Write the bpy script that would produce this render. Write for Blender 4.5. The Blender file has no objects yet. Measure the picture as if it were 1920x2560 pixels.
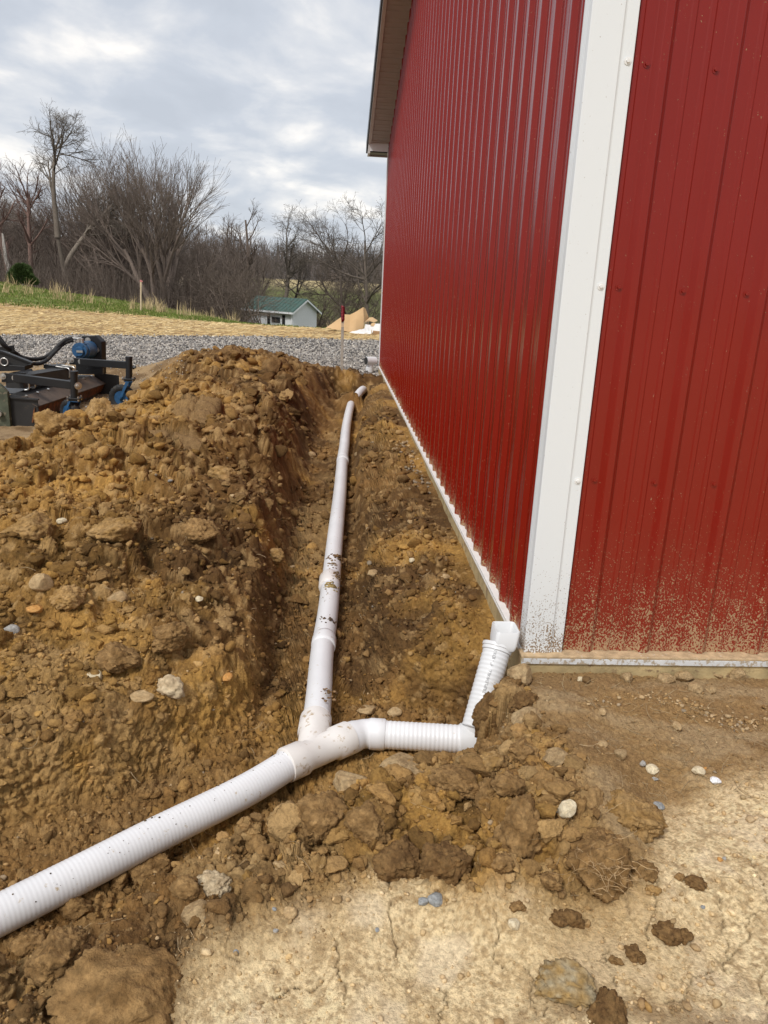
import bpy, math, random
import numpy as np
from mathutils import Matrix, Vector

# ------------------------------------------------------------------ camera
FPX, YAW, PITCH, ROLL = 1935.9, -0.07326, 0.28703, 0.04709
CAM = np.array([-0.776, -2.706, 1.359])
_f = np.array([-math.sin(YAW)*math.cos(PITCH), math.cos(YAW)*math.cos(PITCH), -math.sin(PITCH)])
_r = np.array([math.cos(YAW), math.sin(YAW), 0.0])
_d = np.cross(_f, _r)
RIGHT = math.cos(ROLL)*_r - math.sin(ROLL)*_d
DOWN = math.sin(ROLL)*_r + math.cos(ROLL)*_d
FWD = _f
scene = bpy.context.scene
col = scene.collection
cd = bpy.data.cameras.new('camera'); cam = bpy.data.objects.new('camera', cd); col.objects.link(cam)
cd.sensor_fit = 'HORIZONTAL'; cd.sensor_width = 36.0; cd.lens = FPX/1920*36.0
cd.clip_start = 0.05; cd.clip_end = 3000
mw = Matrix.Identity(4)
for i in range(3):
    mw[i][0] = RIGHT[i]; mw[i][1] = -DOWN[i]; mw[i][2] = -FWD[i]; mw[i][3] = CAM[i]
cam.matrix_world = mw
scene.camera = cam

# ------------------------------------------------------------------ light
SUN_DIR = Vector((-0.48, -0.70, 1.02)).normalized()
sd = bpy.data.lights.new('sun', 'SUN'); sun = bpy.data.objects.new('sun', sd); col.objects.link(sun)
sd.energy = 1.9; sd.angle = math.radians(14); sd.color = (1.0, 0.97, 0.93)
sun.rotation_euler = SUN_DIR.to_track_quat('Z', 'Y').to_euler()
world = bpy.data.worlds.new('World'); scene.world = world; world.use_nodes = True
wn = world.node_tree; wn.nodes.clear()
def WN(t, **k):
    n = wn.nodes.new(t)
    for a, b in k.items(): setattr(n, a, b)
    return n
wl = wn.links.new
sky = WN('ShaderNodeTexSky', sky_type='NISHITA', sun_disc=False)
sky.sun_elevation = math.asin(SUN_DIR.z); sky.sun_rotation = math.atan2(SUN_DIR.x, SUN_DIR.y)
skys = WN('ShaderNodeVectorMath', operation='SCALE'); skys.inputs['Scale'].default_value = 0.10
wl(sky.outputs[0], skys.inputs[0])
tc = WN('ShaderNodeTexCoord'); sep = WN('ShaderNodeSeparateXYZ'); wl(tc.outputs['Generated'], sep.inputs[0])
zc = WN('ShaderNodeMath', operation='MAXIMUM'); wl(sep.outputs[2], zc.inputs[0]); zc.inputs[1].default_value = 0.0
za = WN('ShaderNodeMath', operation='ADD'); wl(zc.outputs[0], za.inputs[0]); za.inputs[1].default_value = 0.22
dx = WN('ShaderNodeMath', operation='DIVIDE'); wl(sep.outputs[0], dx.inputs[0]); wl(za.outputs[0], dx.inputs[1])
dy = WN('ShaderNodeMath', operation='DIVIDE'); wl(sep.outputs[1], dy.inputs[0]); wl(za.outputs[0], dy.inputs[1])
cmb = WN('ShaderNodeCombineXYZ'); wl(dx.outputs[0], cmb.inputs[0]); wl(dy.outputs[0], cmb.inputs[1])
mp = WN('ShaderNodeMapping'); mp.inputs['Scale'].default_value = (1.15, 1.0, 1); mp.inputs['Rotation'].default_value = (0, 0, -0.45)
wl(cmb.outputs[0], mp.inputs[0])
n1 = WN('ShaderNodeTexNoise'); n1.inputs['Scale'].default_value = 2.6; n1.inputs['Detail'].default_value = 7; n1.inputs['Roughness'].default_value = 0.52; n1.inputs['Distortion'].default_value = 0.25
n2 = WN('ShaderNodeTexNoise'); n2.inputs['Scale'].default_value = 0.8; n2.inputs['Detail'].default_value = 3
wl(mp.outputs[0], n1.inputs['Vector']); wl(mp.outputs[0], n2.inputs['Vector'])
mixn = WN('ShaderNodeMath', operation='MULTIPLY_ADD'); wl(n2.outputs[0], mixn.inputs[0]); mixn.inputs[1].default_value = 0.30
m0 = WN('ShaderNodeMath', operation='MULTIPLY'); wl(n1.outputs[0], m0.inputs[0]); m0.inputs[1].default_value = 1.05
wl(m0.outputs[0], mixn.inputs[2])
ramp = WN('ShaderNodeValToRGB'); wl(mixn.outputs[0], ramp.inputs[0])
cr = ramp.color_ramp
cr.elements[0].position = 0.50; cr.elements[0].color = (0.50, 0.535, 0.595, 1)
cr.elements[1].position = 0.86; cr.elements[1].color = (0.97, 0.93, 0.88, 1)
e = cr.elements.new(0.63); e.color = (0.545, 0.58, 0.64, 1)
e = cr.elements.new(0.73); e.color = (0.67, 0.685, 0.715, 1)
mx = WN('ShaderNodeMix', data_type='RGBA'); mx.inputs[0].default_value = 0.92
wl(skys.outputs[0], mx.inputs[6]); wl(ramp.outputs[0], mx.inputs[7])
bg = WN('ShaderNodeBackground'); bg.inputs['Strength'].default_value = 0.84
wl(mx.outputs[2], bg.inputs[0]); wo = WN('ShaderNodeOutputWorld'); wl(bg.outputs[0], wo.inputs[0])
vs = scene.view_settings
scene.display_settings.display_device = 'sRGB'
vs.view_transform = 'Standard'; vs.look = 'None'; vs.gamma = 1; vs.use_curve_mapping = False
vs.exposure = 0.50

# ------------------------------------------------------------------ helpers
rng = np.random.default_rng(7)
random.seed(7)
DS = 1920/1659.0
def ray(u, v): return RIGHT*(u-960)/FPX + DOWN*(v-1280)/FPX + FWD
def aty(u, v, y):
    d = ray(u, v); return CAM + d*((y-CAM[1])/d[1])
def atz(u, v, z):
    d = ray(u, v); return CAM + d*((z-CAM[2])/d[2])

def tag(o, label=None, cat=None, group=None, kind=None):
    if label: o['label'] = label
    if cat: o['category'] = cat
    if group: o['group'] = group
    if kind: o['kind'] = kind
    return o
def empty(name, loc, rz=0):
    o = bpy.data.objects.new(name, None); col.objects.link(o); o.location = loc; o.rotation_euler = (0, 0, rz)
    o.empty_display_size = .1
    return o
class MB:
    def __init__(s): s.v = []; s.f = []
    def add(s, vs, fs):
        o = len(s.v); s.v += [tuple(map(float, p)) for p in vs]; s.f += [tuple(i+o for i in f) for f in fs]; return s
    def box(s, a, b):
        x0, y0, z0 = a; x1, y1, z1 = b
        return s.add([(x0,y0,z0),(x1,y0,z0),(x1,y1,z0),(x0,y1,z0),(x0,y0,z1),(x1,y0,z1),(x1,y1,z1),(x0,y1,z1)],
                     [(0,3,2,1),(4,5,6,7),(0,1,5,4),(1,2,6,5),(2,3,7,6),(3,0,4,7)])
    def prism(s, poly, off):
        n = len(poly); P = [np.array(p, float) for p in poly]; off = np.array(off, float)
        nrm = np.cross(P[1]-P[0], P[2]-P[1])
        if np.dot(nrm, off) > 0: P = P[::-1]
        return s.add(P + [p+off for p in P], [tuple(range(n)), tuple(range(2*n-1, n-1, -1))] +
                     [(i, n+i, n+(i+1) % n, (i+1) % n) for i in range(n)])
    def tube(s, pts, rad, n=12, caps=True):
        P = [np.array(p, float) for p in pts]
        R_ = [rad]*len(P) if np.isscalar(rad) else list(rad)
        T = []
        for i in range(len(P)):
            t = P[min(i+1, len(P)-1)]-P[max(i-1, 0)]; T.append(t/(np.linalg.norm(t)+1e-12))
        a = np.array([0, 0, 1.]) if abs(T[0][2]) < .9 else np.array([1., 0, 0])
        u = np.cross(T[0], a); u /= np.linalg.norm(u)
        V = []
        ang = np.arange(n)*2*np.pi/n
        for i in range(len(P)):
            u = u-T[i]*np.dot(u, T[i]); u /= np.linalg.norm(u); w = np.cross(T[i], u)
            V += list(P[i]+R_[i]*(np.outer(np.cos(ang), u)+np.outer(np.sin(ang), w)))
        Fc = []
        for i in range(len(P)-1):
            for k in range(n):
                Fc.append((i*n+k, i*n+(k+1) % n, (i+1)*n+(k+1) % n, (i+1)*n+k))
        if caps:
            Fc.append(tuple(range(n-1, -1, -1))); Fc.append(tuple((len(P)-1)*n+k for k in range(n)))
        return s.add(V, Fc)
    def build(s, name, mat, parent=None, smooth=False, bevel=0, origin=None):
        me = bpy.data.meshes.new(name); me.from_pydata(s.v, [], s.f); me.update()
        if mat: me.materials.append(mat)
        o = bpy.data.objects.new(name, me); col.objects.link(o)
        if parent is not None:
            o.parent = parent
            inv = (Matrix.Translation(parent.location) @ parent.rotation_euler.to_matrix().to_4x4()).inverted() if parent.type == 'EMPTY' else Matrix.Identity(4)
            me.transform(inv) if parent.type == 'EMPTY' else None
            if parent.type != 'EMPTY' and parent.parent is not None and parent.parent.type == 'EMPTY':
                pp = parent.parent
                me.transform((Matrix.Translation(pp.location) @ pp.rotation_euler.to_matrix().to_4x4()).inverted())
        elif origin is not None:
            me.transform(Matrix.Translation(-Vector(origin))); o.location = origin
        if smooth:
            me.polygons.foreach_set('use_smooth', [True]*len(me.polygons))
            if smooth == 'auto': me.set_sharp_from_angle(angle=math.radians(40))
        if bevel:
            m = o.modifiers.new('bevel', 'BEVEL'); m.width = bevel; m.segments = 2; m.limit_method = 'ANGLE'
        return o
def np_mesh(name, V, Fq, mat, colr=None, smooth=False, parent=None, tri=False):
    """V (n,3), Fq (m,k) int arrays"""
    me = bpy.data.meshes.new(name)
    k = Fq.shape[1]; m = len(Fq)
    me.vertices.add(len(V)); me.vertices.foreach_set('co', np.ascontiguousarray(V, dtype=np.float32).ravel())
    me.loops.add(m*k); me.loops.foreach_set('vertex_index', np.ascontiguousarray(Fq, dtype=np.int32).ravel())
    me.polygons.add(m); me.polygons.foreach_set('loop_start', np.arange(0, m*k, k, dtype=np.int32))
    me.polygons.foreach_set('loop_total', np.full(m, k, dtype=np.int32))
    if smooth: me.polygons.foreach_set('use_smooth', np.ones(m, dtype=bool))
    me.update(calc_edges=True)
    if colr is not None:
        at = me.color_attributes.new('tone', 'FLOAT_COLOR', 'POINT')
        c = np.ones((len(V), 4), dtype=np.float32); c[:, :3] = colr
        at.data.foreach_set('color', c.ravel())
    me.materials.append(mat)
    o = bpy.data.objects.new(name, me); col.objects.link(o)
    if parent: o.parent = parent
    return o

# ------------------------------------------------------------------ materials
def mat_new(name):
    m = bpy.data.materials.new(name); m.use_nodes = True
    nt = m.node_tree; b = nt.nodes['Principled BSDF']
    return m, nt, b
def nd(nt, t, **k):
    n = nt.nodes.new(t)
    for a, b in k.items(): setattr(n, a, b)
    return n
def simple(name, rgb, rough=.6, metal=0, var=.12, scale=8, bump=.0, bscale=80, coat=0, spec=None, dust=None):
    m, nt, b = mat_new(name); L = nt.links.new
    tc = nd(nt, 'ShaderNodeTexCoord')
    no = nd(nt, 'ShaderNodeTexNoise'); no.inputs['Scale'].default_value = scale; no.inputs['Detail'].default_value = 6
    L(tc.outputs['Object'], no.inputs['Vector'])
    r = nd(nt, 'ShaderNodeValToRGB'); L(no.outputs[0], r.inputs[0])
    r.color_ramp.elements[0].position = .3; r.color_ramp.elements[1].position = .7
    r.color_ramp.elements[0].color = tuple(c*(1-var) for c in rgb)+(1,)
    r.color_ramp.elements[1].color = tuple(min(1, c*(1+var)) for c in rgb)+(1,)
    out = r.outputs[0]
    if dust:
        n3 = nd(nt, 'ShaderNodeTexNoise'); n3.inputs['Scale'].default_value = dust[1]; n3.inputs['Detail'].default_value = 8; n3.inputs['Roughness'].default_value = .65
        L(tc.outputs['Object'], n3.inputs['Vector'])
        r3 = nd(nt, 'ShaderNodeValToRGB'); L(n3.outputs[0], r3.inputs[0])
        r3.color_ramp.elements[0].position = dust[2]; r3.color_ramp.elements[1].position = dust[2]+.08
        mx = nd(nt, 'ShaderNodeMix', data_type='RGBA'); L(r3.outputs[0], mx.inputs[0]); L(out, mx.inputs[6]); mx.inputs[7].default_value = tuple(dust[0])+(1,)
        out = mx.outputs[2]
    L(out, b.inputs['Base Color'])
    b.inputs['Roughness'].default_value = rough; b.inputs['Metallic'].default_value = metal
    if coat: b.inputs['Coat Weight'].default_value = coat
    if spec is not None: b.inputs['Specular IOR Level'].default_value = spec
    if bump:
        n2 = nd(nt, 'ShaderNodeTexNoise'); n2.inputs['Scale'].default_value = bscale; n2.inputs['Detail'].default_value = 6
        L(tc.outputs['Object'], n2.inputs['Vector'])
        bp = nd(nt, 'ShaderNodeBump'); bp.inputs['Strength'].default_value = bump; bp.inputs['Distance'].default_value = .01
        L(n2.outputs[0], bp.inputs['Height']); L(bp.outputs[0], b.inputs['Normal'])
    return m
def toned(name, scale=60, var=.35, rough=.95, bump=.6, bscale=260, dist=.004):
    """base colour from the 'tone' attribute, varied with fine grain"""
    m, nt, b = mat_new(name); L = nt.links.new
    at = nd(nt, 'ShaderNodeAttribute', attribute_name='tone')
    geo = nd(nt, 'ShaderNodeNewGeometry')
    no = nd(nt, 'ShaderNodeTexNoise'); no.inputs['Scale'].default_value = scale; no.inputs['Detail'].default_value = 8; no.inputs['Roughness'].default_value = .7
    L(geo.outputs['Position'], no.inputs['Vector'])
    mr = nd(nt, 'ShaderNodeMapRange'); mr.inputs['From Min'].default_value = .25; mr.inputs['From Max'].default_value = .75
    mr.inputs['To Min'].default_value = 1-var; mr.inputs['To Max'].default_value = 1+var
    L(no.outputs[0], mr.inputs[0])
    vm = nd(nt, 'ShaderNodeVectorMath', operation='SCALE'); L(at.outputs['Color'], vm.inputs[0]); L(mr.outputs[0], vm.inputs['Scale'])
    L(vm.outputs[0], b.inputs['Base Color'])
    b.inputs['Roughness'].default_value = rough; b.inputs['Specular IOR Level'].default_value = .2
    n2 = nd(nt, 'ShaderNodeTexNoise'); n2.inputs['Scale'].default_value = bscale; n2.inputs['Detail'].default_value = 6; n2.inputs['Roughness'].default_value = .65
    L(geo.outputs['Position'], n2.inputs['Vector'])
    bp = nd(nt, 'ShaderNodeBump'); bp.inputs['Strength'].default_value = bump; bp.inputs['Distance'].default_value = dist
    L(n2.outputs[0], bp.inputs['Height']); L(bp.outputs[0], b.inputs['Normal'])
    return m
M_soil = toned('soil', scale=75, var=.42, bump=1.0, bscale=120, dist=.010)
M_crumb = toned('soil_crumb', scale=120, var=.3, bump=.6, bscale=300)
M_gravel = toned('gravel', scale=30, var=.35, bump=.5, bscale=60, dist=.01)
M_straw = toned('straw_mulch', scale=9, var=.4, bump=.4, bscale=40, dist=.02)
M_grass = toned('grass_ground', scale=4, var=.3, bump=.3, bscale=20, dist=.03)
M_blade = toned('grass_blades', scale=3, var=.25, rough=.8, bump=0)
M_bark = toned('bark', scale=5, var=.3, rough=.95, bump=.3, bscale=20, dist=.02)

# ------------------------------------------------------------------ noise
def h2(ix, iy, s):
    n = (ix.astype(np.int64)*374761393 + iy.astype(np.int64)*668265263 + s*974634777) & 0xffffffff
    n = ((n ^ (n >> 13))*1274126177) & 0xffffffff
    n = ((n ^ (n >> 16))*2246822519) & 0xffffffff
    return ((n ^ (n >> 15)) & 0xffffff)/float(0xffffff)
def vnoise(x, y, s=0):
    ix = np.floor(x); iy = np.floor(y); fx = x-ix; fy = y-iy
    fx = fx*fx*fx*(fx*(fx*6-15)+10); fy = fy*fy*fy*(fy*(fy*6-15)+10)
    a = h2(ix, iy, s); b = h2(ix+1, iy, s); c = h2(ix, iy+1, s); d = h2(ix+1, iy+1, s)
    return (a+(b-a)*fx)*(1-fy)+(c+(d-c)*fx)*fy - .5
def vnoise3(x, y, z, s=0):
    ix = np.floor(x); iy = np.floor(y); iz = np.floor(z); fx = x-ix; fy = y-iy; fz = z-iz
    fx = fx*fx*(3-2*fx); fy = fy*fy*(3-2*fy); fz = fz*fz*(3-2*fz); r = 0
    ix = ix.astype(np.int64); iy = iy.astype(np.int64); iz = iz.astype(np.int64)
    hx = [(ix*374761393+s*974634777) & 0xffffffff, ((ix+1)*374761393+s*974634777) & 0xffffffff]
    for k in (0, 1):
        wz = fz if k else 1-fz; hz_ = (iz+k)*1103515245
        for j in (0, 1):
            wy = wz*(fy if j else 1-fy); hy = (iy+j)*668265263+hz_
            for i in (0, 1):
                n = (hx[i]+hy) & 0xffffffff
                n = ((n ^ (n >> 13))*1274126177) & 0xffffffff; n = ((n ^ (n >> 16))*2246822519) & 0xffffffff
                r = r+wy*(fx if i else 1-fx)*(((n ^ (n >> 15)) & 0xffffff)/16777215.0)
    return r-.5
def vn3a(p, s): return 1.25*vnoise3(p[:, 0], p[:, 1], p[:, 2], s)
def fbm(x, y, sc, oct=4, s=0, g=.5):
    r = 0; a = 1; f = 1/sc
    for k in range(oct):
        r = r+a*vnoise(x*f+17.3*k, y*f-9.1*k, s+k); a *= g; f *= 2.03
    return r
def cells(x, y, sc, s=0, warp=.25):
    """jittered cells: F1, F2, random of nearest cell, offset to its centre"""
    wx = x/sc+warp*vnoise(x/sc*1.7, y/sc*1.7, s+50)+warp*.6*vnoise(x/sc*4.1, y/sc*4.1, s+52)
    wy = y/sc+warp*vnoise(x/sc*1.7, y/sc*1.7, s+51)+warp*.6*vnoise(x/sc*4.1, y/sc*4.1, s+53)
    ix = np.floor(wx); iy = np.floor(wy)
    F1 = np.full(x.shape, 9.); F2 = np.full(x.shape, 9.); r1 = np.zeros(x.shape); r2 = np.zeros(x.shape); ox = np.zeros(x.shape); oy = np.zeros(x.shape)
    for i in (-1, 0, 1):
        for j in (-1, 0, 1):
            cx = ix+i; cy = iy+j
            a = h2(cx, cy, s+1); b = h2(cx, cy, s+2)
            dx = wx-cx-.1-.8*a; dy = wy-cy-.1-.8*b
            d = np.sqrt(dx*dx+dy*dy)
            m = d < F1
            F2 = np.where(m, F1, np.minimum(F2, d))
            F1 = np.where(m, d, F1)
            r1 = np.where(m, h2(cx, cy, s+3), r1); r2 = np.where(m, h2(cx, cy, s+4), r2)
            ox = np.where(m, dx, ox); oy = np.where(m, dy, oy)
    return F1, F2, r1, r2, ox, oy
def sst(a, b, x):
    t = np.clip((x-a)/(b-a), 0, 1); return t*t*(3-2*t)
def blocks(x, y, sc, s, dome=.6, tilt=.8):
    """rubble of tilted rounded lumps, about -.5..1 in units of the cell size"""
    F1, F2, r1, r2, ox, oy = cells(x, y, sc, s)
    g = sst(0, .34, F2-F1)
    ang = r2*6.283
    t = (np.cos(ang)*ox+np.sin(ang)*oy)*tilt
    return g*(r1*.55+t*.5+dome*(1-np.clip(F1, 0, 1)**2)*.55)-.35, r1, r2, g

# ------------------------------------------------------------------ terrain
CTRL = np.array([
 # right hand side and the foreground
 (0.1,0.0,-.085),(.5,0,-.085),(1,0,-.085),(2,0,-.085),(3,0,-.08),(.6,-.5,-.115),(1.3,-.5,-.115),(2.5,-.6,-.12),(.3,-.75,-.13),(1,-1.3,-.15),(.2,-1.3,-.165),
 (-.5,-1.35,-.17),(-.5,-2.7,-.2),(1.5,-2.7,-.2),(-1.5,-2.7,-.22),(-.9,-1.4,-.18),(0,-2,-.18),(3,-2,-.15),(-1,-3.6,-.2),
 # heap in front of the lateral pipe
 (-.75,-.66,-.13),(-.75,-.80,-.08),(-.6,-.82,-.05),(-.45,-.82,-.02),(-.3,-.76,-.02),(-.45,-.6,-.14),(-.3,-.55,-.10),(-.1,-.6,.01),(.02,-.7,.0),(.0,-.9,-.02),(-.25,-.95,-.05),(-.5,-1.0,-.11),(-.75,-.95,-.12),(-.93,-.95,-.13),
 (.18,-.95,-.11),(-.03,-1.05,-.08),(-.05,-1.2,-.15),(-.03,-.27,.01),(-.11,-.28,.0),(-.18,-.33,-.05),(.01,-.13,-.04),(-.07,-.10,-.12),(-.24,-.42,-.12),(.06,-.3,-.01),(.15,-.2,-.07),(.0,-.45,-.02),(-.1,-.42,-.05),(.22,-.5,-.09),
 (-1.05,-1.05,-.14),(-1.2,-1.2,-.16),(-1.5,-1.35,-.2),
 # strip between the trench and the barn
 (-.08,.3,-.1),(-.1,1,-.09),(-.1,2,-.08),(-.12,3,-.07),(-.1,4.5,-.06),(-.1,6,-.05),(-.1,7.5,-.05),(-.1,9,-.06),(-.12,10,-.12),(-.2,10.5,-.14),(-.3,11,-.12),
 # left bank
 (-1.12,.35,-.15),(-1.3,-.03,-.15),(-1.6,-.28,-.13),(-1.95,-.5,-.1),(-2.6,-1.0,-.08),(-1.1,.8,-.1),(-1.12,1.4,-.03),(-1.12,2.5,.02),(-1.1,4,.06),(-1.05,5.5,.08),(-.95,7,.08),
 (-1.5,.3,-.05),(-1.7,.1,-.05),(-2.1,.1,-.01),(-1.4,.7,.03),(-1.6,1.2,.14),(-1.9,.6,.1),(-2.4,.9,.2),(-2.8,2.2,.24),(-2.5,3.2,.24),(-2.9,3.6,.15),(-2.65,4.2,.06),(-2.4,4.7,.12),(-2.0,2.8,.3),(-1.6,3.2,.24),(-1.5,4.5,.26),
 (-2.1,4.2,.3),(-2.3,5.4,.3),(-1.6,6.2,.3),(-2.2,7,.38),(-2.3,8.3,.4),(-2.0,8.9,.4),(-1.6,8.8,.25),(-1.2,9.2,.13),(-.9,9.0,.06),(-.9,9.9,.02),(-.5,10.0,-.02),(-.3,9.9,-.04),(-2.6,8.8,.25),
 # falling off to the yard
 (-3.3,3.5,-.04),(-3.5,4.4,-.08),(-3.2,5.2,-.08),(-3.9,5.5,-.08),(-3.4,6.5,-.08),(-4.5,4,-.08),(-3.4,8,-.05),(-3.4,9.6,-.05),(-2.6,10.2,-.03),(-1.5,10.4,-.02),(-.6,10.7,-.06),(0,11.3,-.05),(-1,11.5,-.05),(-3,11.5,-.05),(-5,10,-.05),
 (-5,7,-.08),(-3.4,2.6,.05),(-3.8,1.5,.05),(-4,0,0),(-3.2,.4,.12),(-2.8,-.8,.0),(-6,4,-.08),(-6,-2,-.1),(-3.5,-2.5,-.15),(2,11.5,-.05),(-8,11,-.05)])
def H_base(x, y):
    num = np.zeros(x.shape); den = np.zeros(x.shape)
    for cx, cy, cz in CTRL:
        d2 = (x-cx)**2+(y-cy)**2
        s2 = .012+.0012*(cy+2.7)**2 if cy > -2.7 else .05
        w = 1/(d2+s2)**2.2*s2**.6
        num += w*cz; den += w
    return num/den
TRENCH = [(-.58,9.0),(-.26,9.05),(-.34,8.6),(-.45,7),(-.56,5),(-.6,3),(-.62,1.5),(-.6,.6),(-.5,.28),(-.2,.12),(-.11,.0),(-.19,-.10),(-.225,-.20),(-.28,-.36),(-.5,-.40),(-.66,-.44),(-.82,-.58),(-1.1,-.80),(-1.35,-.98),(-1.8,-1.25),(-2.8,-2.0),
          (-3.0,-1.5),(-1.95,-.72),(-1.79,-.58),(-1.47,-.43),(-1.26,-.20),(-1.07,.1),(-1.03,.48),(-1.0,1.34),(-.99,2.5),(-.96,4),(-.88,5.6),(-.78,7.2),(-.66,8.6)]
def poly_sd(x, y, poly):
    P = np.array(poly); n = len(P)
    d2 = np.full(x.shape, 1e9); inside = np.zeros(x.shape, bool)
    for i in range(n):
        ax, ay = P[i]; bx, by = P[(i+1) % n]
        ex, ey = bx-ax, by-ay
        t = np.clip(((x-ax)*ex+(y-ay)*ey)/(ex*ex+ey*ey), 0, 1)
        d2 = np.minimum(d2, (x-ax-t*ex)**2+(y-ay-t*ey)**2)
        c = ((ay > y) != (by > y)) & (x < (bx-ax)*(y-ay)/((by-ay) if by != ay else 1e-9)+ax)
        inside ^= c
    d = np.sqrt(d2)
    return np.where(inside, -d, d)
def seg_d(x, y, pts):
    d2 = np.full(x.shape, 1e9)
    for (ax, ay), (bx, by) in zip(pts[:-1], pts[1:]):
        ex, ey = bx-ax, by-ay
        t = np.clip(((x-ax)*ex+(y-ay)*ey)/(ex*ex+ey*ey+1e-12), 0, 1)
        d2 = np.minimum(d2, (x-ax-t*ex)**2+(y-ay-t*ey)**2)
    return np.sqrt(d2)
PIPE_MAIN = [(-.806,.014),(-.796,.31),(-.768,1.1),(-.735,2.2),(-.695,3.4),(-.65,5.2),(-.57,7.0),(-.49,8.5)]
def far_z(x, y):
    a = (x-CAM[0])/np.maximum(y-CAM[1], 5)
    zc_ = np.interp(a, [-.8,-.405,-.32,-.236,-.17,-.1,-.02,.1,.6], [1.6,.54,.08,-.34,-.70,-1.12,-1.5,-1.7,-2.0])
    z = -.05+(zc_+.05)*np.clip((y-21)/19, 0, 1)**1.15
    z = np.where(y > 40, zc_-.075*(y-40), z)
    z = np.maximum(z, np.where(y > 40, -4.2, -9))
    up = np.clip((y-92)/70, 0, 1); z = z+up*(5.4)*np.where(y > 40, 1, 0)
    z = z+np.clip((y-170)/110, 0, 1)*6*(1+.25*np.sin(x*.013+.6))
    z = z+np.where(y > 24, .10, .02)*fbm(x, y, 6, 3, 77)
    return z
CRACKS_D = [[(835,1940),(845,1975),(838,2010),(850,2050),(862,2085)],
 [(1553,1960),(1560,2000),(1556,2020),(1575,2045),(1572,2075),(1560,2100)],
 [(1340,1915),(1352,1950),(1350,1985),(1362,2010),(1372,2022)],
 [(1300,2045),(1312,2075),(1303,2100),(1313,2125),(1328,2155)],
 [(1415,1945),(1405,1960),(1412,2000),(1390,2035),(1404,2070)],
 [(1600,1880),(1620,1920),(1640,1945),(1659,1985),(1612,2000),(1620,2030),(1596,2050),(1578,2085),(1545,2075)],
 [(1659,2205),(1655,2180),(1640,2120),(1655,2070)],
 [(1130,2110),(1150,2130),(1142,2160),(1160,2212)],
 [(940,2130),(965,2150),(958,2180),(950,2212)],
 [(470,2000),(500,2020),(488,2060),(520,2080)],
 [(590,2150),(640,2130),(672,2142),(700,2120)],
 [(720,2050),(735,2080),(728,2110),(748,2140),(742,2180)],
 [(1060,2010),(1075,2050),(1062,2090),(1085,2105)],
 [(1185,2150),(1170,2165),(1180,2190),(1165,2212)],
 [(1430,2185),(1470,2180),(1485,2150),(1500,2120),(1535,2105),(1580,2100)],
 [(1240,2100),(1270,2095),(1303,2100)]]
_cr = np.random.default_rng(3)
CRACKS = []
for c in CRACKS_D:
    pts = [tuple(atz(a*DS, b*DS, -.17)[:2]) for a, b in c]
    out = []
    for p, q in zip(pts[:-1], pts[1:]):
        for t in np.linspace(0, 1, 5)[:-1]:
            j = _cr.normal(0, .004, 2)*(t > 0)
            out.append((p[0]+(q[0]-p[0])*t+j[0], p[1]+(q[1]-p[1])*t+j[1]))
    out.append(pts[-1]); CRACKS.append(out)
def pale_mask(x, y):
    """1 on the dry pale clay in front, 0 on dug soil"""
    e = .10*fbm(x, y, .5, 4, 5)+.05*fbm(x, y, .12, 3, 9)
    # upper limit runs from (-1.0,-1.15) over (-.2,-1.12) to (.25,-.8) and (1.3,-.55)
    lim = np.interp(x, [-1.1,-.9,-.6,-.2,.05,.2,.4,.7,1.0,2.5], [-1.2,-1.10,-1.10,-1.14,-1.10,-.80,-.62,-.50,-.45,-.35])
    a = sst(-.06, .16, lim-y+e*1.3)
    return a*sst(-1.12, -1.0, x+e*.6+.12*(y+1.3))
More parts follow.
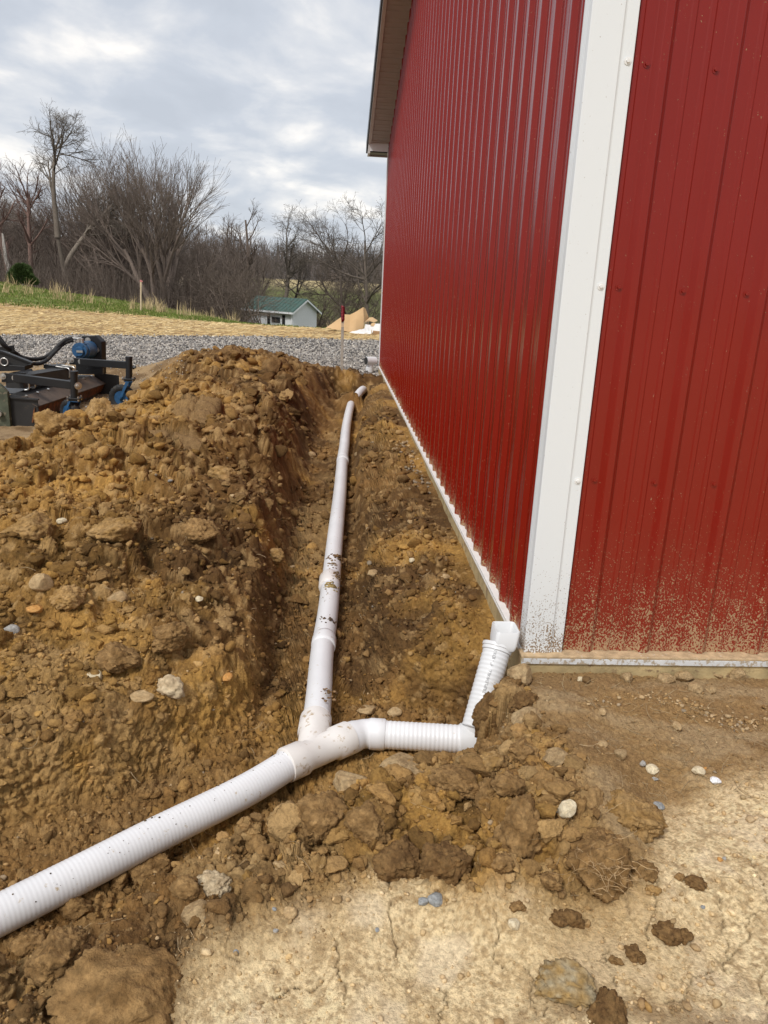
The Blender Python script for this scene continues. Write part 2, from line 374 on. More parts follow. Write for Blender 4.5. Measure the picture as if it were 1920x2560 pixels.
def H(x, y, full=False):
    x = np.asarray(x, float); y = np.asarray(y, float)
    r = np.hypot(x-CAM[0], y-CAM[1])
    near = (y < 13) & (r < 26)
    z = far_z(x, y)
    k = np.nonzero(near)
    info = {}
    xn = x[k]; yn = y[k]
    if len(xn):
        hb = H_base(xn, yn)
        e = .05*fbm(xn, yn, .35, 4, 3)+.02*fbm(xn, yn, .08, 3, 4)
        sd_ = poly_sd(xn, yn, TRENCH)+e
        px = np.interp(yn, [p[1] for p in PIPE_MAIN], [p[0] for p in PIPE_MAIN])
        right = (xn > px) & (yn > .0)
        backl = (yn < .0) & (xn > -.55)
        ww = np.where(right, np.clip(.42-.02*yn, .3, .42), .11)
        ww = np.where(backl, .16, ww)
        ww = np.where((xn > -.27) & (yn < -.02), .11, ww)
        ww = np.where((xn < -1.0) & (yn < .2), .15, ww)
        ww = np.where((yn < -.28) & (xn > -.95), .22, ww)
        ww = np.where((xn < px) & (yn > .6), np.clip(.14+.06*(yn-.6), .14, .42), ww)
        t = np.clip(sd_/ww, 0, 1)
        prof = np.where(right, .58*sst(.05, .33, t)+.42*t**1.3, sst(0, 1, t)*.75+.25*t)
        floor = -.375+.03*fbm(xn, yn, .4, 3, 21)+.27*np.exp(-((xn+.50)**2/.05+(yn-8.22)**2/.012))
        tr = 1-prof                                       # 1 on the floor
        z0 = hb*(1-tr)+floor*tr
        pale = pale_mask(xn, yn)
        heap = sst(-1.06, -1.22, xn+.10*fbm(xn, yn, .5, 3, 31))*(1-tr)*sst(-1.9, -1.3, yn)
        heap = np.maximum(heap, sst(8.3, 8.9, yn)*sst(10.8, 10.2, yn)*sst(.2, -.2, xn))
        yard = sst(-2.9, -3.25, xn+.25*fbm(xn, yn, .8, 3, 33)-.06*np.clip(yn-4, -9, 0))
        yard = np.maximum(yard, sst(10.1, 10.5, yn+.3*fbm(xn, yn, .5, 3, 35)))
        heap = heap*(1-yard)
        front = sst(.08, -.12, xn+.08*fbm(xn, yn, .3, 3, 36)+np.interp(yn, [-1.3,-1.1,-.6,-.2,.1], [.2,.02,-.02,.02,.1]))*(yn < .1)*(1-pale)*(1-tr*.6)   # spoil in front
        front = np.maximum(front, sst(-1.0, -1.15, xn)*(yn < -.9)*(1-tr))
        strip = (1-tr)*(xn > -.7)*(yn > -.1)*sst(0, .3, -xn+.08)
        rub = np.clip(np.maximum.reduce([heap, front*.95, strip*.72, tr*.5]), 0, 1)
        rub = rub*(1-yard)*(1-pale*.96)
        # patches of the bank that are smooth and crumbly
        calm = sst(.05, .25, fbm(xn, yn, .55, 3, 61))*.55
        calm = np.maximum(calm, sst(.9, .1, yn)*(xn < -1.05)*sst(.0, .3, fbm(xn, yn, .5, 2, 62)+.25)*.75)
        rr_ = rub*(1-calm)
        b1, a1, a2, g1 = blocks(xn, yn, .34, 100)
        b2, c1, c2, g2 = blocks(xn+3.1, yn, .15, 110)
        bl_ = None
        sel2 = sst(-.15, .15, fbm(xn, yn, .3, 2, 70)); sel3 = sst(-.2, .1, fbm(xn, yn, .18, 2, 71))
        big = sst(.3, .8, rub)
        dz = rr_*(1-.45*(yn < -.2))*(.125*b1*big+.045*b2*(.35+.65*sel2)*(.4+.6*big))
        dz += rub*.05*fbm(xn, yn, .2, 3, 81)
        wall_t = 4*tr*(1-tr)
        dz += wall_t*.02*fbm(xn, yn, .1, 2, 84)
        flat = 1-rub
        soft = flat*(1-pale)*(1-yard)
        dz += soft*(.012*fbm(xn, yn, .15, 4, 90))
        chip = sst(.15, .4, fbm(xn, yn, .16, 3, 92))
        dz += pale*(.005*fbm(xn, yn, .25, 4, 91)+.0016*fbm(xn, yn, .012, 3, 93))
        dz += yard*(.010*fbm(xn, yn, .2, 5, 94))
        # flaky platy crust on the pale clay
        z1 = z0+dz
        crk = np.zeros(xn.shape)
        m = (yn < -.7) & (yn > -1.75) & (xn > -1.3)
        if m.any():
            dd = np.full(m.sum(), 9.)
            for c in CRACKS: dd = np.minimum(dd, seg_d(xn[m], yn[m], c))
            wv = .0013+.0014*vnoise(xn[m]*30, yn[m]*30, 8)
            crk[m] = np.clip(1-dd/(wv*1.5), 0, 1)*pale[m]
            z1 -= .012*crk
        # tyre/track print slabs on the bank
        for (cx, cy, w, l, rz, zz) in TREADS:
            lx = (xn-cx)*math.cos(rz)+(yn-cy)*math.sin(rz); ly = -(xn-cx)*math.sin(rz)+(yn-cy)*math.cos(rz)
            q = sst(1, .8, np.abs(lx)/w+.35*fbm(xn, yn, .12, 3, 44))*sst(1, .86, np.abs(ly)/l+.3*fbm(xn, yn, .15, 3, 45))
            gv = np.abs(np.cos(ly*np.pi/.115+.5*lx+.3*np.sin(lx*7)))
            zs = zz-.055*gv**7+.012*(1-gv)-.05*np.abs(lx/w)**3-.035*np.exp(-(lx/.014)**2)+.012*fbm(xn, yn, .06, 3, 46)+.42*ly
            z1 = z1*(1-q)+zs*q; rub = rub*(1-.92*q); rr_ = rr_*(1-q)
            info.setdefault('tread', np.zeros(xn.shape)); info['tread'] = np.maximum(info['tread'], q)
        # keep soil off the sides of the skirt board
        bl = sst(11.2, 12.6, yn)
        bl = np.maximum(bl, sst(22, 26, r[k]))
        z[k] = z1*(1-bl)+z[k]*bl
        if full:
            info.update(k=k, tr=tr, pale=pale, rub=rub, heap=heap, yard=yard, front=front, strip=strip, c1=c1, c2=c2, a1=a1, a2=a2, crk=crk, wall=wall_t, sd=sd_, rr=rr_, chip=chip, sel3=sel3)
    return (z, info) if full else z
TREADS = [(-1.93,3.62,.20,.30,-.12,.27), (-1.93,2.72,.28,.13,-.30,.24)]
def hz(x, y): return float(H(np.array([x]), np.array([y]))[0])

# ---- the sheet: rings spaced so that every slope gets its share of points
ang_f = np.arange(-36, 40, 0.125)
ang_c = np.arange(40, 324, 4.0)
ang = np.radians(np.concatenate([ang_f, ang_c]))
NA = len(ang)
NRN = 680
cidx = np.concatenate([np.arange(0, len(ang_f), 6), len(ang_f)+np.arange(0, len(ang_c), 4)])
rs_ = np.concatenate([[.9], .9*np.exp(np.cumsum(np.full(1500, math.log(15/.9)/1500)))])
Ac, Rc = np.meshgrid(ang[cidx], rs_, indexing='ij')
Xc_ = CAM[0]+Rc*np.sin(Ac); Yc_ = CAM[1]+Rc*np.cos(Ac)
Zc_ = H(Xc_.ravel(), Yc_.ravel()).reshape(Xc_.shape)
P3 = np.stack([Xc_, Yc_, Zc_], -1); dP = np.diff(P3, axis=1); vm_ = P3[:, 1:]-CAM; Dm = np.linalg.norm(vm_, axis=-1)
along = (dP*vm_).sum(-1)/Dm; l2 = (dP**2).sum(-1)
meas = np.sqrt(np.maximum(l2-along**2, 0)+.04*l2)/Dm
cum = np.concatenate([np.zeros((len(cidx), 1)), np.cumsum(meas, 1)], 1)
rn = np.zeros((len(cidx), NRN))
for i in range(len(cidx)): rn[i] = np.interp(np.linspace(0, cum[i, -1], NRN), cum[i], rs_)
for _ in range(2): rn = (np.roll(rn, 1, 0)+2*rn+np.roll(rn, -1, 0))/4
RN = np.stack([np.interp(ang, ang[cidx], rn[:, j], period=2*np.pi) for j in range(NRN)], 0)   # NRN x NA
outer = []
r_ = 15*1.004
while r_ < 45: outer.append(r_); r_ *= 1.011
while r_ < 700: outer.append(r_); r_ *= 1.05
RR = np.concatenate([np.repeat(np.array([[.25], [.45], [.65], [.8]]), NA, 1), RN, np.repeat(np.array(outer)[:, None], NA, 1)], 0)
NR = RR.shape[0]
A_ = np.repeat(ang[None], NR, 0)
GX = (CAM[0]+RR*np.sin(A_)).ravel(); GY = (CAM[1]+RR*np.cos(A_)).ravel()
GZ, info = H(GX, GY, full=True)
k = info['k'][0]
xk, yk = GX[k].copy(), GY[k].copy()
G3 = np.stack([GX, GY, GZ], 1).reshape(NR, NA, 3)
du = np.roll(G3, -1, 1)-np.roll(G3, 1, 1); dv = np.empty_like(G3); dv[1:-1] = G3[2:]-G3[:-2]; dv[0] = dv[1]; dv[-1] = dv[-2]
NN = np.cross(du, dv); NN /= np.linalg.norm(NN, axis=-1)[..., None]+1e-12
for _ in range(2):
    NN[1:-1] = NN[1:-1]*.5+(NN[2:]+NN[:-2])*.25; NN = (NN*2+np.roll(NN, 1, 1)+np.roll(NN, -1, 1))/4
NN /= np.linalg.norm(NN, axis=-1)[..., None]+1e-12
NN = NN.reshape(-1, 3); NN[NN[:, 2] < 0] *= -1
def h3(a, b, c, s): return h2(a+c*57.0+s*13, b+c*131.0, s)
def cells3(P, sc, s):
    """3D jittered cells (nearest eight): F1, gap to the second, two randoms"""
    Q = P/sc; Q = Q+.30*np.stack([vn3a(Q*1.9, s+60), vn3a(Q*1.9+5, s+61), vn3a(Q*1.9+9, s+62)], 1)
    B = np.floor(Q-.5); F1 = np.full(len(P), 9.); F2 = np.full(len(P), 9.); r1 = np.zeros(len(P)); r2 = np.zeros(len(P))
    for i in (0, 1):
        for j in (0, 1):
            for l in (0, 1):
                cx = B[:, 0]+i; cy = B[:, 1]+j; cz = B[:, 2]+l
                u = h3(cx, cy, cz, s); v = h3(cx, cy, cz, s+1); w = h3(cx, cy, cz, s+2)
                d = np.sqrt((Q[:, 0]-cx-.15-.7*u)**2+(Q[:, 1]-cy-.15-.7*v)**2+(Q[:, 2]-cz-.15-.7*w)**2)
                m = d < F1; F2 = np.where(m, F1, np.minimum(F2, d)); r1 = np.where(m, u, r1); r2 = np.where(m, w, r2); F1 = np.where(m, d, F1)
    return F1, F2-F1, r1, r2
def lump3(P, sc, s):
    F1, g, r1, r2 = cells3(P, sc, s)
    return sst(0, .28, g)*(.25+r1*.6+.5*(1-np.clip(F1, 0, 1)**2))-.45, r1, g
Pk = np.stack([xk, yk, GZ[k]], 1); Nk = NN[k]
rub_, rr_k, trk, pak, yak = info['rub'], info['rr'], info['tr'], info['pale'], info['yard']
edge = sst(-.02, -.12, xk)+sst(.03, -.12, yk); edge = np.clip(edge, 0, 1)      # leave the barn's foot clear
q1, ra, _g = lump3(Pk, .075, 500)
P2_ = Pk+Nk*(.012*q1*rr_k)[:, None]
q2, rb, _g = lump3(P2_, .031, 510)
P2_ = P2_+Nk*(.005*q2*rub_)[:, None]
q3, rc, _g = lump3(P2_, .0135, 520)
soft_ = (1-rub_)*(1-pak)*(1-yak)
fb = vn3a(Pk/.14, 530)+.6*vn3a(Pk/.06, 533)+.45*vn3a(Pk/.024, 536)+.3*vn3a(Pk/.010, 539)
dn = .021*q1*np.maximum(rr_k*(.5+.5*info['sel3']), .45*info['wall'])*(.3+.7*edge)
dn += q2*(.010*np.clip(rub_*1.4, 0, 1)*(.55+.45*info['sel3'])+.008*trk*(1-rub_)+.006*soft_+.004*pak*info['chip']+.003*yak)
dn += q3*(.0042*np.clip(rub_*1.6, 0, 1)+.0045*trk*(1-rub_)+.0035*soft_+.0026*pak*(.25+info['chip'])+.002*yak)
dn += fb*(.020*rub_+.013*trk*(1-rub_)+.007*soft_+.0014*pak)*(.4+.6*edge)
PF = np.stack([GX, GY, GZ], 1)
PF[k] = Pk+Nk*dn[:, None]
GX2, GY2, GZ = PF[:, 0], PF[:, 1], PF[:, 2]
info['zf'] = PF[k][:, 2]; info['d1'] = ra; info['e1'] = rb; info['f1'] = rc
# ---- soil colour: differences between the earths, plus shade painted into the cracks
def mix(a, b, t): return a*(1-t[:, None])+np.array(b)[None, :]*t[:, None]
def soil_tone(x, y, f):
    x0_, y0_ = x, y; zz_ = f['zf']
    def fbm(x, y, sc, oct=4, s=0, g=.5):
        r = 0; a = 1; q = 1/sc
        for k_ in range(oct):
            r = r+a*vnoise3(x*q+17.3*k_, y*q-9.1*k_, zz_*q+3.3*k_, s+k_)*1.15; a *= g; q *= 2.03
        return r
    n = len(x)
    brown = np.array([.222, .118, .038]); dark = np.array([.100, .051, .018]); ochre = np.array([.41, .228, .060]); tan = np.array([.48, .31, .135]); pale_c = np.array([.82, .64, .375])
    c = np.tile(brown, (n, 1))
    c = mix(c, dark, np.clip(sst(-.14, .26, fbm(x, y, .7, 5, 201)), 0, 1)*.85)
    c = mix(c, ochre, sst(.0, .38, fbm(x, y, .55, 5, 205))*.8)
    # the left bank is more yellow, the far spoil darker
    c = mix(c, ochre, f['heap']*sst(-1.4, -2.2, x)*sst(6.5, 4.5, y)*.45)
    c = mix(c, dark, f['heap']*sst(-2.3, -1.2, x)*sst(1.5, 3, y)*.4)
    c = mix(c, (.27, .165, .066), f['tr']*sst(.5, 1.5, y)*sst(-.62, -.75, x)*sst(-.1, .15, fbm(x, y, .6, 3, 207))*.85)
    c = mix(c, ochre, f['wall']*sst(.6, -.1, y0_)*(x0_ < -.9)*.75)
    c = mix(c, dark, (f['strip']*sst(.3, -.3, fbm(x, y, .8, 3, 208))*.45))
    # lumps have their own tones
    c = c*(1+(.50*(f['c1']-.5)*f['rub'])+.32*(f['d1']-.5)*f['rub']+.30*(f['e1']-.5)*(1-.6*f['pale'])+.22*(f['f1']-.5)*(1-.6*f['pale'])+.28*(f['a2']-.5)*f['rub'])[:, None]
    c = mix(c, tan, sst(.78, .9, f['d1'])*f['rub']*.5)
    c = mix(c, tan, sst(.86, .95, f['e1'])*.55*(1-f['tr']*.3))
    c = mix(c, (.385, .24, .098), f['front']*sst(-.25, .15, fbm(x, y, .3, 4, 230))*.75)
    c = mix(c, (.27, .17, .08), f.get('tread', np.zeros(n))*.7)
    # dry clay
    br = mix(np.tile(np.array([.34, .235, .125]), (n, 1)), (.22, .135, .062), sst(-.1, .3, fbm(x, y, .5, 4, 210)))
    rightside = (x0_ > -.15) & (y0_ < .2)
    c = mix(c, (.31, .195, .088), rightside*(1-f['pale'])*(1-f['rub'])*.8)
    c = mix(c, (.42, .30, .165), rightside*(1-f['pale'])*(1-f['rub'])*sst(-.02, .2, fbm(x*.6, y*1.6, .25, 4, 222))*.7)
    pc = np.tile(pale_c, (n, 1))
    pc = mix(pc, (.62, .45, .24), sst(.0, .45, fbm(x, y, .35, 6, 212, .62))*.65)
    pc = mix(pc, (.36, .235, .115), sst(.05, .22, fbm(x, y, .011, 3, 214, .7)+.12*fbm(x, y, .2, 3, 211))*.6)
    pc = mix(pc, (.34, .22, .105), sst(.12, .22, fbm(x, y, .035, 4, 213, .65)+.25*fbm(x, y, .3, 2, 217))*.45)
    pc = mix(pc, (.78, .63, .42), sst(.1, .4, fbm(x, y, .16, 4, 216))*.6)
    pc = mix(pc, (.56, .39, .19), sst(.1, .4, fbm(x, y, .6, 3, 218))*.6)
    # wheel ruts of browner damp clay
    rut = np.minimum(np.abs(y+1.44-.07*(x+.0)+.03*np.sin(x*5)), 9)
    pc = mix(pc, (.28, .18, .09), sst(.045, .0, rut+.05*fbm(x, y, .1, 4, 219))*.65*(x > -.35))
    c = c*(1-f['pale'][:, None])+pc*f['pale'][:, None]
    c = mix(c, (.12, .075, .035), f['crk']*.8)  # shade inside the clay cracks, painted dark into the soil colour
    # straw dusted yard by the machine
    yc = mix(np.tile(np.array([.33, .225, .12]), (n, 1)), (.17, .105, .05), sst(-.1, .25, fbm(x, y, .25, 5, 220)))
    c = c*(1-f['yard'][:, None])+yc*f['yard'][:, None]
    return np.clip(c, .01, .8)
tone = np.zeros((len(GX), 3)); tone[:] = (.2, .13, .06)
tone[k] = soil_tone(xk, yk, info)
idx = np.arange(NA*NR).reshape(NR, NA)
q0 = idx[:-1, :]; q1 = idx[1:, :]
quads = np.stack([q0, np.roll(q0, -1, 1), np.roll(q1, -1, 1), q1], -1).reshape(-1, 4)
cxq = GX[quads].mean(1); cyq = GY[quads].mean(1)
XE = lambda x, y: fbm(x, y, 1.2, 4, 401)
e1q = XE(cxq, cyq)
GR0 = lambda x, y: 10.15+.05*np.clip(x, -6, 0)+.5*XE(x, y)
GR1 = lambda x, y: 17.5-.50*np.clip(-2.0-x, 0, 9)+.5*XE(x, y)
ST1 = lambda x, y: 22.9+np.clip((-1.1-x)*.5, -.3, 3.4)+.9*XE(x, y)
gr0 = GR0(cxq, cyq); gr1 = GR1(cxq, cyq); st1 = ST1(cxq, cyq)
aq = (cxq-CAM[0])/np.maximum(cyq-CAM[1], 1)
gz1 = np.where(cyq > 11, 1, 0)
zone = np.zeros(len(quads), int)
zone[(cyq > gr0)] = 1; zone[cyq > gr1] = 2; zone[cyq > st1] = 3; zone[cyq > 44] = 4; zone[cyq > 168] = 5
hole = (cxq > .25) & (cyq > .25) & (cxq < 5.9) & (cyq < 10.4)
V = np.stack([GX2, GY2, GZ], 1)
def far_tone(x, y):
    n = len(x)
    g = np.tile(np.array([.34, .30, .26]), (n, 1)); s_ = np.hypot(x-CAM[0], y-CAM[1])
    g = g*.88*(1+.9*vnoise(x*22, y*9, 501)+.5*fbm(x*.6, y*1.6, .5, 3, 504)+.6*vnoise(x*50, y*20, 502)+.25*fbm(x, y, 1.5, 3, 503))[:, None]
    g = mix(g, (.50, .48, .45), np.maximum(sst(.12, .0, np.abs(y-13.1-.02*x)), sst(.10, 0, np.abs(y-14.8+.015*x)))*.6)
    st = np.tile(np.array([.42, .275, .115]), (n, 1))*(1+.7*vnoise(x*12, y*5, 511)+.5*vnoise(x*30, y*12, 512))[:, None]
    st = mix(st, (.20, .115, .05), sst(-.12, .12, fbm(x*.5, y*1.3, .5, 5, 513))*.65)
    st = mix(st, (.55, .40, .19), sst(.05, .3, fbm(x*.15, y, .5, 4, 514))*.6)
    gs = np.tile(np.array([.14, .17, .04]), (n, 1))*(1+.5*vnoise(x*5, y*2, 521))[:, None]
    gs = mix(gs, (.30, .24, .10), sst(.05, .4, fbm(x*.4, y, 1.0, 5, 522))*.6)
    fd = np.tile(np.array([.105, .115, .035]), (n, 1))*(1+.5*fbm(x, y, 3, 4, 531))[:, None]
    lit = np.tile(np.array([.18, .14, .095]), (n, 1))*(1+.5*fbm(x, y, 2, 4, 533))[:, None]
    a = (x-CAM[0])/np.maximum(y-CAM[1], 1)
    w = np.maximum(sst(-.09, -.13, a), sst(60, 50, y)*0)
    fd = fd*(1-w[:, None])+lit*w[:, None]
    fd = mix(fd, (.40, .32, .17), sst(140, 150, y+3*fbm(x, y, 9, 3, 535))*sst(-.12, -.06, a))
    wd = np.tile(np.array([.10, .085, .075]), (n, 1))
    return g, st, gs, fd, wd
from mathutils.bvhtree import BVHTree
nearq = (cyq < 12) & (np.hypot(cxq-CAM[0], cyq-CAM[1]) < 16) & ~hole & (np.abs(cxq-CAM[0]) < 9) & (cyq > -2.2)
_Q = quads[nearq]; _u, _inv = np.unique(_Q, return_inverse=True)
_inv = _inv.reshape(-1, 4)
BVH = BVHTree.FromPolygons(V[_u].tolist(), _inv.tolist())
_facetone = tone[_u][_inv[:, 0]]
def Hs(x, y):
    """height of the finished surface"""
    x = np.atleast_1d(np.asarray(x, float)); y = np.atleast_1d(np.asarray(y, float)); z = H(x, y)
    for i in range(len(x)):
        if y[i] < 11.8 and abs(x[i]) < 9:
            h = BVH.ray_cast(Vector((x[i], y[i], 3)), Vector((0, 0, -1)))
            if h[0] is not None: z[i] = h[0].z
    return z
def Hst(x, y):
    z = H(x, y); t = np.tile(np.array([.2, .12, .05]), (len(x), 1))
    for i in range(len(x)):
        if y[i] < 11.8 and abs(x[i]) < 9:
            h = BVH.ray_cast(Vector((x[i], y[i], 3)), Vector((0, 0, -1)))
            if h[0] is not None: z[i] = h[0].z; t[i] = _facetone[h[2]]
    return z, t
def hz(x, y): return float(Hs([x], [y])[0])
g, st, gs, fd, wd = far_tone(GX, GY)
zt = {1: g, 2: st, 3: gs, 4: fd, 5: wd}
def sub(name, sel, mat, colr):
    Q = quads[sel]; used, inv = np.unique(Q, return_inverse=True)
    return np_mesh(name, V[used], inv.reshape(-1, 4), mat, np.clip(colr[used], .005, .9), smooth=True)
pal = np.zeros(len(GX)); pal[k] = info['pale']; trf = np.zeros(len(GX)); trf[k] = info['tr']; hpf = np.zeros(len(GX)); hpf[k] = info['heap']
qp = pal[quads].mean(1); qt = trf[quads].mean(1); qh = hpf[quads].mean(1)
z0s = (zone == 0) & ~hole
s_p = z0s & (qp > .5); s_t = z0s & ~s_p & (qt > .35); s_h = z0s & ~s_p & ~s_t & (qh > .5); s_g = z0s & ~s_p & ~s_t & ~s_h
for nm, se in (('dry_clay_ground', s_p), ('trench', s_t), ('spoil_bank', s_h), ('ground', s_g)):
    tag(sub(nm, se, M_soil, tone), kind='structure')
tag(sub('gravel_drive', zone == 1, M_gravel, g), kind='structure')
tag(sub('straw_covered_ground', zone == 2, M_straw, st), kind='structure')
tag(sub('grass_bank', zone == 3, M_grass, gs), kind='structure')
tag(sub('field', zone == 4, M_grass, fd), kind='structure')
tag(sub('wooded_hill', zone == 5, M_grass, wd), kind='structure')

# ------------------------------------------------------------------ materials of made things
def splash(nt, b, base_socket, height, dens_top, colr, specks=True, normal=None):
    """mud splashed up the foot of a wall: dried spots, thicker towards the ground"""
    L = nt.links.new
    geo = nd(nt, 'ShaderNodeNewGeometry'); sp = nd(nt, 'ShaderNodeSeparateXYZ'); L(geo.outputs['Position'], sp.inputs[0])
    def noise(scale, det, ro, w=0, stretch=1.0):
        mpn = nd(nt, 'ShaderNodeMapping'); mpn.inputs['Scale'].default_value = (1, 1, stretch); mpn.inputs['Location'].default_value = (w, w, w)
        L(geo.outputs['Position'], mpn.inputs[0])
        n = nd(nt, 'ShaderNodeTexNoise'); n.inputs['Scale'].default_value = scale; n.inputs['Detail'].default_value = det; n.inputs['Roughness'].default_value = ro
        L(mpn.outputs[0], n.inputs['Vector']); return n.outputs[0]
    def math_(op, a, b_, c=None):
        m = nd(nt, 'ShaderNodeMath', operation=op)
        for i, v in enumerate((a, b_, c)):
            if v is None: continue
            if isinstance(v, (int, float)): m.inputs[i].default_value = v
            else: L(v, m.inputs[i])
        return m.outputs[0]
    def rng_(v, a, b_, c, d):
        m = nd(nt, 'ShaderNodeMapRange'); L(v, m.inputs[0])
        for i, q in enumerate((a, b_, c, d)): m.inputs[i+1].default_value = q
        return m.outputs[0]
    big = noise(5, 4, .6, 3)
    zt_ = math_('MULTIPLY_ADD', big, .16, sp.outputs[2]); zt_ = math_('SUBTRACT', zt_, .08)
    th = rng_(zt_, 0.0, height, .47, .70)
    cl_ = noise(26, 3, .6, 11, .45); th = math_('MULTIPLY_ADD', cl_, -.28, math_('ADD', th, .14))
    fine = noise(150, 5, .62, 0, .8)
    m1 = math_('SUBTRACT', fine, th); m1 = rng_(m1, 0.0, .015, 0, 1)
    out = m1
    if specks:
        vo = nd(nt, 'ShaderNodeTexVoronoi'); vo.inputs['Scale'].default_value = 95; L(geo.outputs['Position'], vo.inputs['Vector'])
        rad = rng_(zt_, dens_top, height*.6, .04, .24)
        m2 = math_('LESS_THAN', vo.outputs['Distance'], rad)
        wn_ = nd(nt, 'ShaderNodeTexWhiteNoise'); L(vo.outputs['Position'], wn_.inputs['Vector'])
        m3 = math_('LESS_THAN', wn_.outputs['Value'], rng_(zt_, dens_top, height, .0, .85))
        m2 = math_('MULTIPLY', m2, m3); m2 = math_('MULTIPLY', m2, .55)
        out = math_('MAXIMUM', out, m2)
    film = rng_(zt_, 0, height*1.3, .16, 0)
    out = math_('MAXIMUM', out, math_('MULTIPLY', film, noise(14, 4, .6, 7)))
    mx = nd(nt, 'ShaderNodeMix', data_type='RGBA'); L(out, mx.inputs[0]); L(base_socket, mx.inputs[6]); mx.inputs[7].default_value = tuple(colr)+(1,)
    L(mx.outputs[2], b.inputs['Base Color'])
    rm = nd(nt, 'ShaderNodeMapRange'); L(out, rm.inputs[0]); rm.inputs[3].default_value = b.inputs['Roughness'].default_value; rm.inputs[4].default_value = .9
    L(rm.outputs[0], b.inputs['Roughness'])
    bp = nd(nt, 'ShaderNodeBump'); bp.inputs['Strength'].default_value = .5; bp.inputs['Distance'].default_value = .0015
    L(out, bp.inputs['Height']); L(bp.outputs[0], b.inputs['Normal'])
    if normal is not None: L(normal, bp.inputs['Normal'])
def red_paint(name, splashed):
    m, nt, b = mat_new(name); L = nt.links.new
    geo = nd(nt, 'ShaderNodeNewGeometry')
    n = nd(nt, 'ShaderNodeTexNoise'); n.inputs['Scale'].default_value = 2.2; n.inputs['Detail'].default_value = 5; L(geo.outputs['Position'], n.inputs['Vector'])
    r = nd(nt, 'ShaderNodeValToRGB'); L(n.outputs[0], r.inputs[0])
    r.color_ramp.elements[0].color = (.200, .0085, .0033, 1); r.color_ramp.elements[1].color = (.235, .0108, .0042, 1)
    b.inputs['Roughness'].default_value = .30 if splashed else .24; b.inputs['Specular IOR Level'].default_value = .40
    wv = nd(nt, 'ShaderNodeTexNoise'); wv.inputs['Scale'].default_value = 1.0; wv.inputs['Detail'].default_value = 2
    mpw = nd(nt, 'ShaderNodeMapping'); mpw.inputs['Scale'].default_value = (4.5, 4.5, 1.3); L(geo.outputs['Position'], mpw.inputs[0]); L(mpw.outputs[0], wv.inputs['Vector'])
    bw = nd(nt, 'ShaderNodeBump'); bw.inputs['Strength'].default_value = 1.0; bw.inputs['Distance'].default_value = .012; L(wv.outputs[0], bw.inputs['Height'])
    if splashed: splash(nt, b, r.outputs[0], .42, .80, (.40, .26, .14), normal=bw.outputs[0])
    else: splash(nt, b, r.outputs[0], .12, .45, (.40, .26, .14), normal=bw.outputs[0])
    return m
M_red_f = red_paint('red_painted_steel', True)
M_red_s = red_paint('red_painted_steel_side', False)
def white_paint(name, h, top, rgb=(.78, .79, .77)):
    m, nt, b = mat_new(name)
    rg = nd(nt, 'ShaderNodeRGB'); rg.outputs[0].default_value = rgb+(1,)
    b.inputs['Roughness'].default_value = .35
    splash(nt, b, rg.outputs[0], h, top, (.27, .19, .12), specks=True)
    return m
M_white_f = white_paint('white_painted_steel', .30, .55, (.76, .79, .80))
M_white = simple('white_painted_trim', (.78, .78, .76), .4, var=.03, dust=((.45, .33, .2), 14, .60))
M_white_cl = simple('white_vinyl', (.80, .80, .79), .45, var=.03)
M_ledge = simple('dusty_ledge', (.50, .36, .21), .9, var=.25, scale=30, bump=.4, bscale=120, dust=((.75, .73, .70), 40, .62))
M_ledge_s = simple('ledge_side', (.78, .76, .73), .5, var=.05, scale=20, dust=((.45, .32, .2), 30, .66))
M_lip = simple('splashed_lip', (.62, .63, .63), .6, var=.1, scale=20, dust=((.40, .33, .24), 60, .50))
M_wood = simple('treated_pine', (.42, .32, .16), .85, var=.25, scale=12, bump=.4, bscale=50, dust=((.24, .16, .085), 25, .56))
M_soffit = simple('soffit_metal', (.40, .365, .33), .55, var=.05)
M_soffit_l = simple('soffit_trim', (.56, .53, .50), .5, var=.05)
M_black_trim = simple('roof_edge_metal', (.03, .03, .032), .4)
M_pvc = simple('white_pvc', (.74, .735, .74), .42, var=.05, scale=4, dust=((.50, .40, .27), 30, .63))
M_pvc_dirty = simple('soiled_pvc', (.74, .70, .66), .5, var=.08, scale=9, dust=((.42, .31, .19), 22, .565))
M_pvc_clean = simple('clean_pvc', (.68, .68, .68), .35, var=.02)
M_print = simple('grey_print', (.38, .38, .38), .7)
M_black = simple('black_painted_steel', (.010, .010, .011), .42, var=.3, scale=6, bump=.05, dust=((.04, .03, .02), 9, .70))
M_black2 = simple('dusty_black_steel', (.020, .019, .018), .55, var=.3, scale=7, bump=.1, dust=((.06, .045, .03), 14, .64))
M_rubber = simple('black_rubber', (.018, .018, .018), .75, var=.3, bump=.3, bscale=60, dust=((.09, .07, .045), 24, .58))
M_blue = simple('blue_paint', (.02, .085, .19), .45, var=.25, scale=20, dust=((.16, .15, .13), 30, .66))
M_zinc = simple('zinc_plated_steel', (.62, .60, .56), .35, metal=.9, var=.15, scale=30)
M_rust = simple('rusty_steel', (.16, .055, .018), .85, var=.5, scale=14, bump=.4, dust=((.06, .03, .015), 10, .5))
M_flap = simple('brown_dusted_sheet', (.095, .065, .045), .7, var=.25, scale=9, dust=((.06, .045, .035), 12, .55))
M_green_roof = simple('green_roof_metal', (.055, .11, .09), .5, var=.1)
M_siding = simple('white_siding', (.76, .77, .78), .6, var=.04)
M_glass = simple('dark_window_glass', (.02, .022, .025), .15, var=.1)
M_card = simple('cardboard', (.55, .36, .18), .85, var=.08, scale=3, bump=.1)
M_card_d = simple('cardboard_inside', (.42, .25, .12), .85, var=.12, scale=4)
